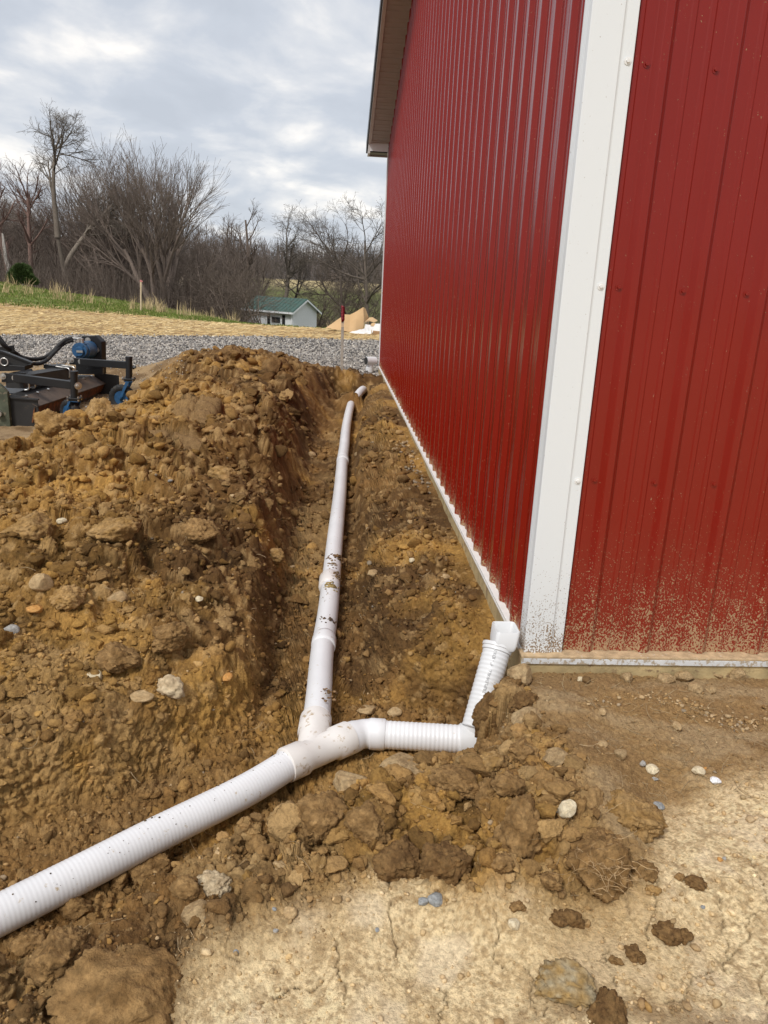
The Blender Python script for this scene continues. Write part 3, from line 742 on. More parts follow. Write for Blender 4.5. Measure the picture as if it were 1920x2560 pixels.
M_film = simple('white_plastic_film', (.75, .72, .68), .35, var=.12, scale=5, bump=.5, bscale=9)
M_stake = simple('grey_stake_wood', (.40, .36, .30), .85, var=.2, scale=14)
M_stake_p = simple('pale_stake_wood', (.62, .48, .32), .85, var=.1)
M_redflag = simple('dark_red_tape', (.22, .008, .018), .5, var=.4, scale=30)
M_pink = simple('pink_tape', (.62, .22, .22), .6)
M_root = simple('dry_root', (.42, .30, .16), .9, var=.2)

# ------------------------------------------------------------------ the barn
RIB = .2286
def rib_profile(n_rib, first, s0, s1):
    """(along, out) outline of ribbed sheet: tall ribs with two low stiffeners between"""
    pts = [(s0, 0.0)]
    for k_ in range(-1, n_rib+1):
        c = first+k_*RIB
        L_ = [(c-.034, 0), (c-.031, .0012), (c-.014, .0175), (c-.011, .019), (c+.011, .019), (c+.014, .0175), (c+.031, .0012), (c+.034, 0)]
        for d in (.084, .145):
            L_ += [(c+d-.012, 0), (c+d-.007, .0032), (c+d+.007, .0032), (c+d+.012, 0)]
        pts += [p for p in L_ if s0+.0005 < p[0] < s1-.0005]
    pts.append((s1, 0.0))
    return pts
barn = empty('barn', (0, 0, 0))
tag(barn, 'red ribbed metal barn with white corner trim standing on the right', 'barn')
barn['label'] = 'large red ribbed metal barn with white corner trim'
ZW = lambda y: 3.53+.32*(10.42-y) if y > 5.35 else 3.53+.32*(10.42-5.35)-.32*(5.35-y)
def screw(p, n, parent, mat, r=.0098):
    p = np.array(p, float); n = np.array(n, float)
    m = MB(); m.tube([p, p+n*.002], r*1.25, 10); m.tube([p+n*.002, p+n*.007], [r*.72, r*.6], 6)
    o = m.build('screw', mat, parent); return o
# front (right hand) wall, facing -Y; sheets of four ribs
fz0, fz1 = .005, 3.6
for i in range(4):
    s0 = .0175-.034+.9144*i if i else .10
    s1 = .0175-.034+.9144*(i+1)
    pr = rib_profile(4, .0175+.9144*i, s0, s1)
    m = MB(); V_ = [(s, .021-o, fz0) for s, o in pr]+[(s, .021-o, fz1) for s, o in pr]; n = len(pr)
    m.add(V_, [(j, j+1, n+j+1, n+j) for j in range(n-1)])
    o = m.build('wall_panel', M_red_f, barn)
    for kk in range(4):
        sx = .1982+RIB*(kk+4*i)
        if sx > s1: continue
        for zz in (.696, .696+.686, .696+1.372, .696+2.058):
            if kk == 0 and i == 0 or True:
                screw((sx, .021, zz+.003*math.sin(kk*5+i)), (0, -1, 0), o, M_red_f)
# side (left hand, gable) wall, facing -X
for i in range(12):
    s0 = .02+.9144*i; s1 = min(.02+.9144*(i+1), 10.64)
    pr = rib_profile(4, .054+.9144*i, s0, s1)
    n = len(pr)
    m = MB(); V_ = [(.021-o, s, fz0) for s, o in pr]+[(.021-o, s, ZW(s)) for s, o in pr]
    m.add(V_, [(j+1, j, n+j, n+j+1) for j in range(n-1)])
    o = m.build('wall_panel', M_red_s, barn)
    for zz in (.7, 1.4, 2.1):
        for kk in range(0, 4):
            sy = s0+.05+RIB*kk
            if sy < 2.4: screw((.021, sy, zz), (-1, 0, 0), o, M_red_s)
# corner trim: main faces with a raised inner strip and flanges, fine beads on the side face
def extr_z(m, prof, z0, z1):
    n = len(prof); m.add([(x, y, z0) for x, y in prof]+[(x, y, z1) for x, y in prof], [(j, j+1, n+j+1, n+j) for j in range(n-1)])
m = MB()
prof = [(.0005, .10), (-.001, .10), (-.001, .082), (-.006, .080), (-.006, .066), (-.003, .064), (-.006, .062), (-.006, .050), (-.003, .048), (-.006, .046), (-.006, .034), (-.003, .032), (-.006, .030), (-.006, -.004),
        (-.004, -.006), (.098, -.006), (.104, -.001), (.108, .0005), (.145, .0005), (.147, .003)]
extr_z(m, prof, .004, 5.3)
t = m.build('corner_trim', M_white_f, barn)
for zz in (.696, 1.382, 2.068, 2.754): screw((.128, .0005, zz), (0, -1, 0), t, M_white)
m = MB(); m.box((-.008, 10.63, .0), (.09, 10.72, 3.4)); m.build('corner_trim', M_white, barn)
m = MB(); extr_z(m, [(3.7, .003), (3.7, -.004), (3.82, -.004)], 0, 3.6); m.build('corner_trim', M_white_cl, barn)
# base ledge, lip and treated skirt board
m = MB(); m.box((-.0205, -.036, -.006), (3.8, .03, .004)); m.build('base_ledge', M_ledge, barn, bevel=.002)
m = MB(); m.box((-.0205, -.038, -.029), (3.8, -.034, -.0065)); m.build('base_lip', M_lip, barn, bevel=.001)
m = MB(); m.box((-.010, .031, -.006), (.03, 10.66, .004)); m.build('base_ledge', M_ledge_s, barn, bevel=.002)
m = MB(); m.box((-.0125, .022, -.016), (-.0095, 10.66, -.0065)); m.build('base_lip', M_ledge_s, barn, bevel=.001)
m = MB(); m.box((-.016, -.030, -.40), (3.8, .02, -.0065)); m.build('skirt_board', M_wood, barn, bevel=.003)
m = MB(); m.box((-.008, .022, -.40), (.02, 10.66, -.0065)); m.build('skirt_board', M_wood, barn, bevel=.003)
# rake soffit: separate panels with a step at each joint, fascia, roof edge
slope = math.atan(.32); dy_, dz_ = -math.cos(slope), math.sin(slope)
for i in range(34):
    a = .305*i; b_ = a+.305
    def pt(t, x, o): return (x, 10.60+dy_*t, ZW(10.60)+dz_*t+o)
    if 10.60+dy_*a < 5.40: break
    m = MB()
    zz0 = 0.0
    pf = [(a, -.004), (a+.055, -.004), (a+.062, .004), (a+.15, .004), (a+.155, .008), (a+.160, .004), (a+.225, .004), (a+.23, .008), (a+.235, .004), (b_-.001, .004)]
    n = len(pf)
    m.add([pt(t_, -.27, o_) for t_, o_ in pf]+[pt(t_, .02, o_) for t_, o_ in pf], [(j, j+1, n+j+1, n+j) for j in range(n-1)])
    m.build('soffit_panel', M_soffit, barn)
L0 = (10.62-5.35)/math.cos(slope)
def rake_bar(name, x0, x1, z0, z1, mat, ext=.0):
    m = MB(); P = [(x0, 10.62+ext, ZW(10.62+ext)+z0), (x1, 10.62+ext, ZW(10.62+ext)+z0), (x1, 10.62+ext, ZW(10.62+ext)+z1), (x0, 10.62+ext, ZW(10.62+ext)+z1)]
    m.prism(P, (0, 5.35-10.62-ext, .32*(10.62+ext-5.35))); return m.build(name, mat, barn)
rake_bar('fascia', -.315, -.270, -.012, .15, M_soffit_l, .33)
rake_bar('roof_edge', -.338, -.3155, .03, .20, M_black_trim, .40)
m = MB()
for s_ in (0,):
    P = [(-.33, 11.02, ZW(11.02)+.16), (4, 11.02, ZW(11.02)+.16), (4, 5.35, ZW(5.3501)+.16), (-.33, 5.35, ZW(5.3501)+.16)]
    m.prism(P, (0, 0, .03))
    P = [(-.33, 5.35, ZW(5.3501)+.16), (4, 5.35, ZW(5.3501)+.16), (4, -.35, ZW(-.35)+.16), (-.33, -.35, ZW(-.35)+.16)]
    m.prism(P, (0, 0, .03))
m.build('roof', M_red_s, barn)
m = MB(); m.prism([(-.30, .0, ZW(0)), (0.02, .0, ZW(0)), (0.02, 5.34, ZW(5.34)), (-.30, 5.34, ZW(5.34))], (0, 0, .01)); m.build('soffit_panel', M_soffit, barn)
m = MB(); m.prism([(-.315, -.3, ZW(-.3)-.01), (-.27, -.3, ZW(-.3)-.01), (-.27, -.3, ZW(-.3)+.15), (-.315, -.3, ZW(-.3)+.15)], (0, 5.65, .32*5.65)); m.build('fascia', M_soffit_l, barn)
# boxed eave return at the far corner with an open slot under it
ZB = ZW(10.62)
m = MB(); m.box((-.285, 10.625, ZB-.115), (-.002, 10.64, ZB+.02)); m.build('eave_return', M_white_cl, barn)
m = MB(); m.box((-.315, 10.625, ZB-.150), (-.285, 10.99, ZB+.02)); m.box((-.285, 10.97, ZB-.15), (3.8, 10.99, ZB+.02)); m.build('eave_fascia', M_soffit_l, barn)
m = MB(); m.box((-.285, 10.66, ZB-.13), (3.8, 10.97, ZB-.115)); m.build('eave_soffit', M_black_trim, barn)
# back and far walls so that the barn is closed
m = MB(); m.box((.03, 10.60, -.2), (4.0, 10.62, 3.4)); m.build('back_wall', M_red_s, barn)
m = MB(); m.box((3.9, .02, -.2), (3.93, 10.6, 3.4)); m.build('end_wall', M_red_s, barn)

# ------------------------------------------------------------------ pipes
RP = .054
ZP = -.30
def smooth_path(P, n=12):
    P = [np.array(p, float) for p in P]; out = []
    for i in range(len(P)-1):
        p0 = P[max(i-1, 0)]; p1 = P[i]; p2 = P[i+1]; p3 = P[min(i+2, len(P)-1)]
        for t in np.linspace(0, 1, n, endpoint=False):
            out.append(.5*((2*p1)+(-p0+p2)*t+(2*p0-5*p1+4*p2-p3)*t*t+(-p0+3*p1-3*p2+p3)*t**3))
    out.append(P[-1]); return out
def resample(path, step):
    P = np.array(path); s = np.concatenate([[0], np.cumsum(np.linalg.norm(np.diff(P, axis=0), axis=1))])
    q = np.linspace(0, s[-1], max(2, int(s[-1]/step)+1))
    return np.stack([np.interp(q, s, P[:, i]) for i in range(3)], 1), q
def ribbed(path, name, mat, parent=None, r=RP, amp=.0006, pitch=.0125, n=28, until=99):
    P, q = resample(path, pitch/4)
    rad = r-amp+amp*np.clip(np.sin(q*2*np.pi/pitch)*1.4, -1, 1)*(q < until)
    m = MB(); far_ = q > until
    kp = ~far_ | (np.arange(len(q)) % 12 == 0); kp[-1] = True
    m.tube(P[kp], rad[kp], n)
    return m.build(name, mat, parent, smooth=True)
# the run along the barn: two lengths with a collar, thin ribs
pm = [(-.805, .01, ZP), (-.80, .2, ZP), (-.792, .6, ZP+.0), (-.768, 1.1, ZP), (-.735, 2.2, ZP+.002), (-.695, 3.4, ZP+.01), (-.665, 4.6, ZP+.01)]
o = ribbed(smooth_path(pm), 'drain_pipe', M_pvc, until=2.6)
tag(o, 'long white ribbed drain pipe lying straight along the trench floor', 'pipe')
m = MB(); m.tube([(-.667, 4.50, ZP+.01), (-.663, 4.52, ZP+.01), (-.661, 4.60, ZP+.01), (-.657, 4.62, ZP+.01)], [RP+.001, RP+.006, RP+.006, RP+.001], 24); m.build('coupling', M_pvc, o, smooth=True)
m = MB(); m.tube([(-.767, 1.36, ZP), (-.7665, 1.38, ZP), (-.764, 1.50, ZP), (-.7635, 1.52, ZP)], [RP+.001, RP+.007, RP+.007, RP+.001], 24); m.build('coupling', M_pvc_dirty, o, smooth=True)
m = MB(); m.tube([(-.7885, .62, ZP), (-.788, .64, ZP), (-.785, .70, ZP), (-.7845, .72, ZP)], [RP+.001, RP+.005, RP+.005, RP+.001], 24); m.build('coupling', M_pvc, o, smooth=True)
m = MB(); m.tube(smooth_path([(-.664, 4.62, ZP+.012), (-.64, 5.2, ZP+.02), (-.61, 6.2, ZP+.02), (-.56, 7.3, ZP+.02), (-.515, 8.15, ZP+.01)], 8), RP, 22)
o = m.build('drain_pipe', M_pvc, smooth=True)
tag(o, 'smooth white pipe beyond the coupling, its far end buried in soil', 'pipe')
m = MB(); m.tube(smooth_path([(-.47, 8.30, -.29), (-.42, 8.6, -.24), (-.355, 8.9, -.205), (-.31, 9.15, -.21), (-.25, 9.6, -.24)], 8), RP+.006, 20)
o = m.build('drain_pipe', M_pvc, smooth=True)
tag(o, 'short end of white pipe surfacing beyond the dirt hump', 'pipe')
# wye fitting
d_low = np.array([-.79, -.613, 0]); d_low /= np.linalg.norm(d_low)
W0 = np.array([-.812, -.238, ZP+.004])      # where barrel and branch meet
Lc = W0+d_low*.165
fit = MB()
fit.tube([W0+d_low*.125, W0+d_low*.12, W0+d_low*.05, W0+d_low*.035, W0-d_low*.09, W0-d_low*.10, W0-d_low*.165, W0-d_low*.17], [RP+.002, RP+.009, RP+.009, RP+.001, RP+.001, RP+.009, RP+.009, RP+.002], 32)
o = fit.build('pipe_fitting', M_pvc_dirty, smooth='auto')
tag(o, 'soil stained white wye fitting where three pipes join', 'pipe fitting')
m = MB(); B0 = W0+d_low*.01; B1 = np.array([-.806, .03, ZP]); bd = (B1-B0)/np.linalg.norm(B1-B0)
m.tube([B0, B0+bd*.12, B0+bd*.135, B0+bd*.235, B0+bd*.24], [RP+.001, RP+.001, RP+.009, RP+.009, RP+.002], 32); m.build('branch', M_pvc_dirty, o, smooth='auto')
# elbow
def zp(x, y): return np.array([x, y, ZP])
pth = [zp(-.70, -.152), zp(-.672, -.131), zp(-.655, -.119), zp(-.640, -.110), zp(-.624, -.104), zp(-.606, -.102), zp(-.596, -.103), zp(-.570, -.106), zp(-.545, -.108), zp(-.540, -.1085)]
rad = [RP+.006, RP+.006, RP+.005, RP+.001, RP+.001, RP+.001, RP+.0055, RP+.0055, RP+.0055, RP+.002]
m = MB(); m.tube(pth, rad, 36); o = m.build('pipe_elbow', M_pvc, smooth='auto')
tag(o, 'white elbow turning from the wye towards the barn', 'pipe fitting')
LA = zp(-.575, -.106); LB = zp(-.245, -.137)
o = ribbed([LA, (LA+LB)/2, LB], 'lateral_pipe', M_pvc, amp=.0009, pitch=.0165)
tag(o, 'short white ribbed pipe running sideways from elbow to the barn corner', 'pipe')
dl = (LB-LA)/np.linalg.norm(LB-LA)
m = MB(); m.tube([LB-dl*.015, LB-dl*.01, LB+dl*.05, LB+dl*.065, LB+dl*.075+np.array([0, 0, .01])], [RP+.001, RP+.006, RP+.0065, RP+.006, RP+.002], 32)
m.tube([LB+dl*.035+np.array([0, 0, -.02]), LB+dl*.045+np.array([0.01, .02, .07])], [RP-.006, RP-.002], 28)
o = m.build('pipe_elbow', M_pvc_clean, smooth='auto')
tag(o, 'white elbow at the foot of the riser, half buried in soil', 'pipe fitting')
# lower run
LL = [W0+d_low*.10, (-1.04, -.456, ZP), (-1.272, -.658, ZP), (-1.46, -.83, ZP), (-1.624, -.976, ZP), (-2.1, -1.38, ZP-.01), (-2.6, -1.8, ZP-.02)]
o = ribbed(smooth_path(LL), 'drain_pipe', M_pvc, r=.055, amp=.00028)
tag(o, 'thick white ribbed pipe slanting down across the bottom left', 'pipe')
# riser with its printed lettering
RB = LB+dl*.040+np.array([0.005, 0, .05]); RT = np.array([-.103, .025, .012])
o = ribbed([RB, (RB+RT)/2, RT], 'riser_pipe', M_pvc_clean, amp=.0009, pitch=.0172, n=40)
tag(o, 'upright white ribbed riser pipe with grey lettering at the barn corner', 'pipe')
ax = (RT-RB)/np.linalg.norm(RT-RB)
tocam = CAM-(RB+RT)/2; tocam -= ax*np.dot(tocam, ax); tocam /= np.linalg.norm(tocam); side = np.cross(ax, tocam)
tcu = bpy.data.curves.new('lettering', 'FONT'); tcu.body = 'TRIPLEWALL   4" - IDX10\''; tcu.size = .0165; tcu.align_x = 'RIGHT'; tcu.offset = .0002
to = bpy.data.objects.new('lettering_src', tcu); col.objects.link(to)
dg = bpy.context.evaluated_depsgraph_get(); me0 = bpy.data.meshes.new_from_object(to.evaluated_get(dg))
bpy.data.objects.remove(to)
Lh = np.linalg.norm(RT-RB)
vv = []
for v in me0.vertices:
    s_ = Lh-.012+v.co.x; a_ = -(v.co.y-.004)/RP-.05
    vv.append(RB+ax*s_+(RP+.0022)*(math.cos(a_)*tocam+math.sin(a_)*side))
mm = MB(); mm.add(vv, [tuple(p.vertices) for p in me0.polygons]); mm.build('lettering', M_print, o)
# downspout adapter
ad = empty('downspout_adapter', tuple(RT))
tag(ad, 'clean white rectangular downspout adapter capping the riser pipe', 'pipe fitting')
m = MB(); m.tube([RT-ax*.022, RT-ax*.020, RT-ax*.008, RT-ax*.006, RT+ax*.006, RT+ax*.008], [RP+.002, RP+.004, RP+.004, RP+.0075, RP+.0075, RP+.005], 40)
m.build('collar', M_pvc_clean, ad, smooth='auto')
# open box: rounded rectangle, hollow
cx_, cy_ = RT[0]+.017, RT[1]-.005
z_lo, z_hi = RT[2]+.004, RT[2]+.078
ca, sa = math.cos(.0), math.sin(.0)
def rrect(hx, hy, r, z, sh=0.0):
    out = []
    for (sx, sy, a0) in ((1, 1, 0), (-1, 1, 90), (-1, -1, 180), (1, -1, 270)):
        for q in range(6):
            a = math.radians(a0+q*18); X_ = sx*(hx-r)+r*math.cos(a); Y_ = sy*(hy-r)+r*math.sin(a)
            out.append((cx_+X_*ca-Y_*sa+ax[0]/ax[2]*(z-z_lo)*.4, cy_+X_*sa+Y_*ca+ax[1]/ax[2]*(z-z_lo)*.4, z))
    return out
hx_, hy_ = .045, .053
rings = [rrect(.039, .047, .010, z_lo), rrect(hx_-.002, hy_-.002, .014, z_lo+.008), rrect(hx_, hy_, .014, z_lo+.02), rrect(hx_+.001, hy_+.001, .014, z_hi-.002), rrect(hx_, hy_, .014, z_hi), rrect(hx_-.0025, hy_-.0025, .012, z_hi-.0005), rrect(hx_-.004, hy_-.004, .011, z_hi-.003), rrect(hx_-.006, hy_-.006, .010, z_lo+.015)]
m = MB(); V_ = sum(rings, []); n = 24
Fq = [(i*n+j, i*n+(j+1) % n, (i+1)*n+(j+1) % n, (i+1)*n+j) for i in range(len(rings)-1) for j in range(n)]
m.add(V_, Fq+[tuple(range(n-1, -1, -1)), tuple(7*n+j for j in range(n))]); m.build('box', M_pvc_clean, ad, smooth='auto')
# far corner: standpipe with a tee
st_ = empty('standpipe', (-.13, 10.75, 0))
tag(st_, 'white standpipe with side outlet at the far corner of the barn', 'pipe fitting')
m = MB(); m.tube([(-.16, 10.60, -.24), (-.16, 10.60, -.10), (-.16, 10.60, -.098), (-.16, 10.60, -.02), (-.16, 10.60, -.018), (-.14, 10.60, .07)], [RP, RP, RP+.012, RP+.012, RP, RP], 20); m.build('riser', M_pvc_clean, st_, smooth='auto')
m = MB(); m.tube([(-.225, 10.55, .09), (-.215, 10.555, .09), (-.06, 10.62, .09)], [RP+.014, RP+.014, RP+.010], 20); m.build('outlet', M_pvc_clean, st_, smooth='auto')
m = MB(); m.tube([(-.235, 10.545, .09), (-.226, 10.549, .09)], [RP+.006, RP+.008], 20); m.build('outlet_plug', M_black, st_)

# ------------------------------------------------------------------ clods and stones
def vn3(p, s): return vn3a(p, s)
_ico = {}
import bmesh
def ico(sub_):
    if sub_ not in _ico:
        bm = bmesh.new(); bmesh.ops.create_icosphere(bm, subdivisions=sub_, radius=1)
        V_ = np.array([v.co[:] for v in bm.verts]); F_ = np.array([[v.index for v in f.verts] for f in bm.faces]); bm.free(); _ico[sub_] = (V_, F_)
    return _ico[sub_]
PALS = {'brown': ((.21, .118, .043), (.35, .21, .085)), 'dark': ((.15, .08, .030), (.25, .145, .056)), 'ochre': ((.31, .18, .06), (.40, .25, .105)), 'pale': ((.47, .35, .21), (.60, .48, .31)),
        'grey': ((.27, .255, .23), (.38, .36, .33)), 'cream': ((.55, .45, .29), (.66, .57, .40)), 'white': ((.72, .72, .72), (.85, .85, .85)), 'tan': ((.36, .24, .12), (.45, .32, .17)),
        'layer': ((.30, .19, .07), (.33, .27, .17)), 'bluegrey': ((.23, .235, .23), (.32, .325, .32)), 'orange': ((.50, .24, .07), (.55, .30, .10))}
def lump(dims, seed, kind, sub_=4):
    """returns verts, faces, tones of one clod or stone"""
    U, F_ = ico(sub_); U = U.copy(); rs = np.random.default_rng(seed)
    c0, c1__ = [np.array(c) for c in PALS[kind]]
    o = rs.uniform(0, 50, 3)
    if kind in ('cream', 'grey', 'white', 'tan', 'bluegrey', 'orange', 'pale') and kind != 'pale':
        # faceted stone: cut the ball by random planes
        for _ in range(14):
            n = rs.normal(0, 1, 3); n /= np.linalg.norm(n); d = rs.uniform(.62, .92)
            t = U@n; U = np.where((t > d)[:, None], U-np.outer(t-d, n)*.92, U)
        U *= (1+.05*vn3(U*2.5+o, seed))[:, None]; U += .02*np.stack([vn3(U*9+o, seed+4)]*3, 1)
    else:
        for _ in range(9):
            n = rs.normal(0, 1, 3); n /= np.linalg.norm(n); d = rs.uniform(.60, .92)
            t = U@n; U = np.where((t > d)[:, None], U-np.outer(t-d, n)*.85, U)
        rad = 1+.22*vn3(U*1.7+o, seed)+.20*vn3(U*4+o, seed+3)+.15*vn3(U*9+o, seed+6)+.09*vn3(U*19+o, seed+9)
        U *= rad[:, None]
        q_, _a, _b = lump3(U*.5*np.array(dims)[None]+o, .022, seed+30); q2_, _a, _b = lump3(U*.5*np.array(dims)[None]+o, .010, seed+40)
        nn_ = U/np.linalg.norm(U, axis=1)[:, None]; U = U+nn_*((q_*.0055+q2_*.0026)/(max(dims)*.5))[:, None]
        if kind == 'layer':
            tl_ = U@np.array([.35, .25, .9]); U[:, :2] *= (1+.035*np.sign(np.sin(tl_*15+2*vn3(U*2+o, seed))))[:, None]
    t = np.clip(.5+1.3*vn3(U*3.2+o, seed+20), 0, 1)
    colr = c0*(1-t)[:, None]+c1__*t[:, None]
    colr *= (1+.45*vn3(U*9+o, seed+22))[:, None]
    return U*np.array(dims)[None, :]*.5, F_, np.clip(colr, .01, .9)
def rot(rz, tilt=0, ta=0):
    a = Matrix.Rotation(rz, 3, 'Z'); b = Matrix.Rotation(tilt, 3, Vector((math.cos(ta), math.sin(ta), 0)))
    return np.array(b @ a)
def hit(a, b):
    """ground point seen at a display pixel"""
    lo = 1.0; best = None
    d = ray(a*DS, b*DS)
    h = BVH.ray_cast(Vector(CAM), Vector(d))
    if h[0] is None:
        p = atz(a*DS, b*DS, -.085); return np.array([p[0], min(p[1], -.06), -.085]), 0
    return np.array(h[0]), 0
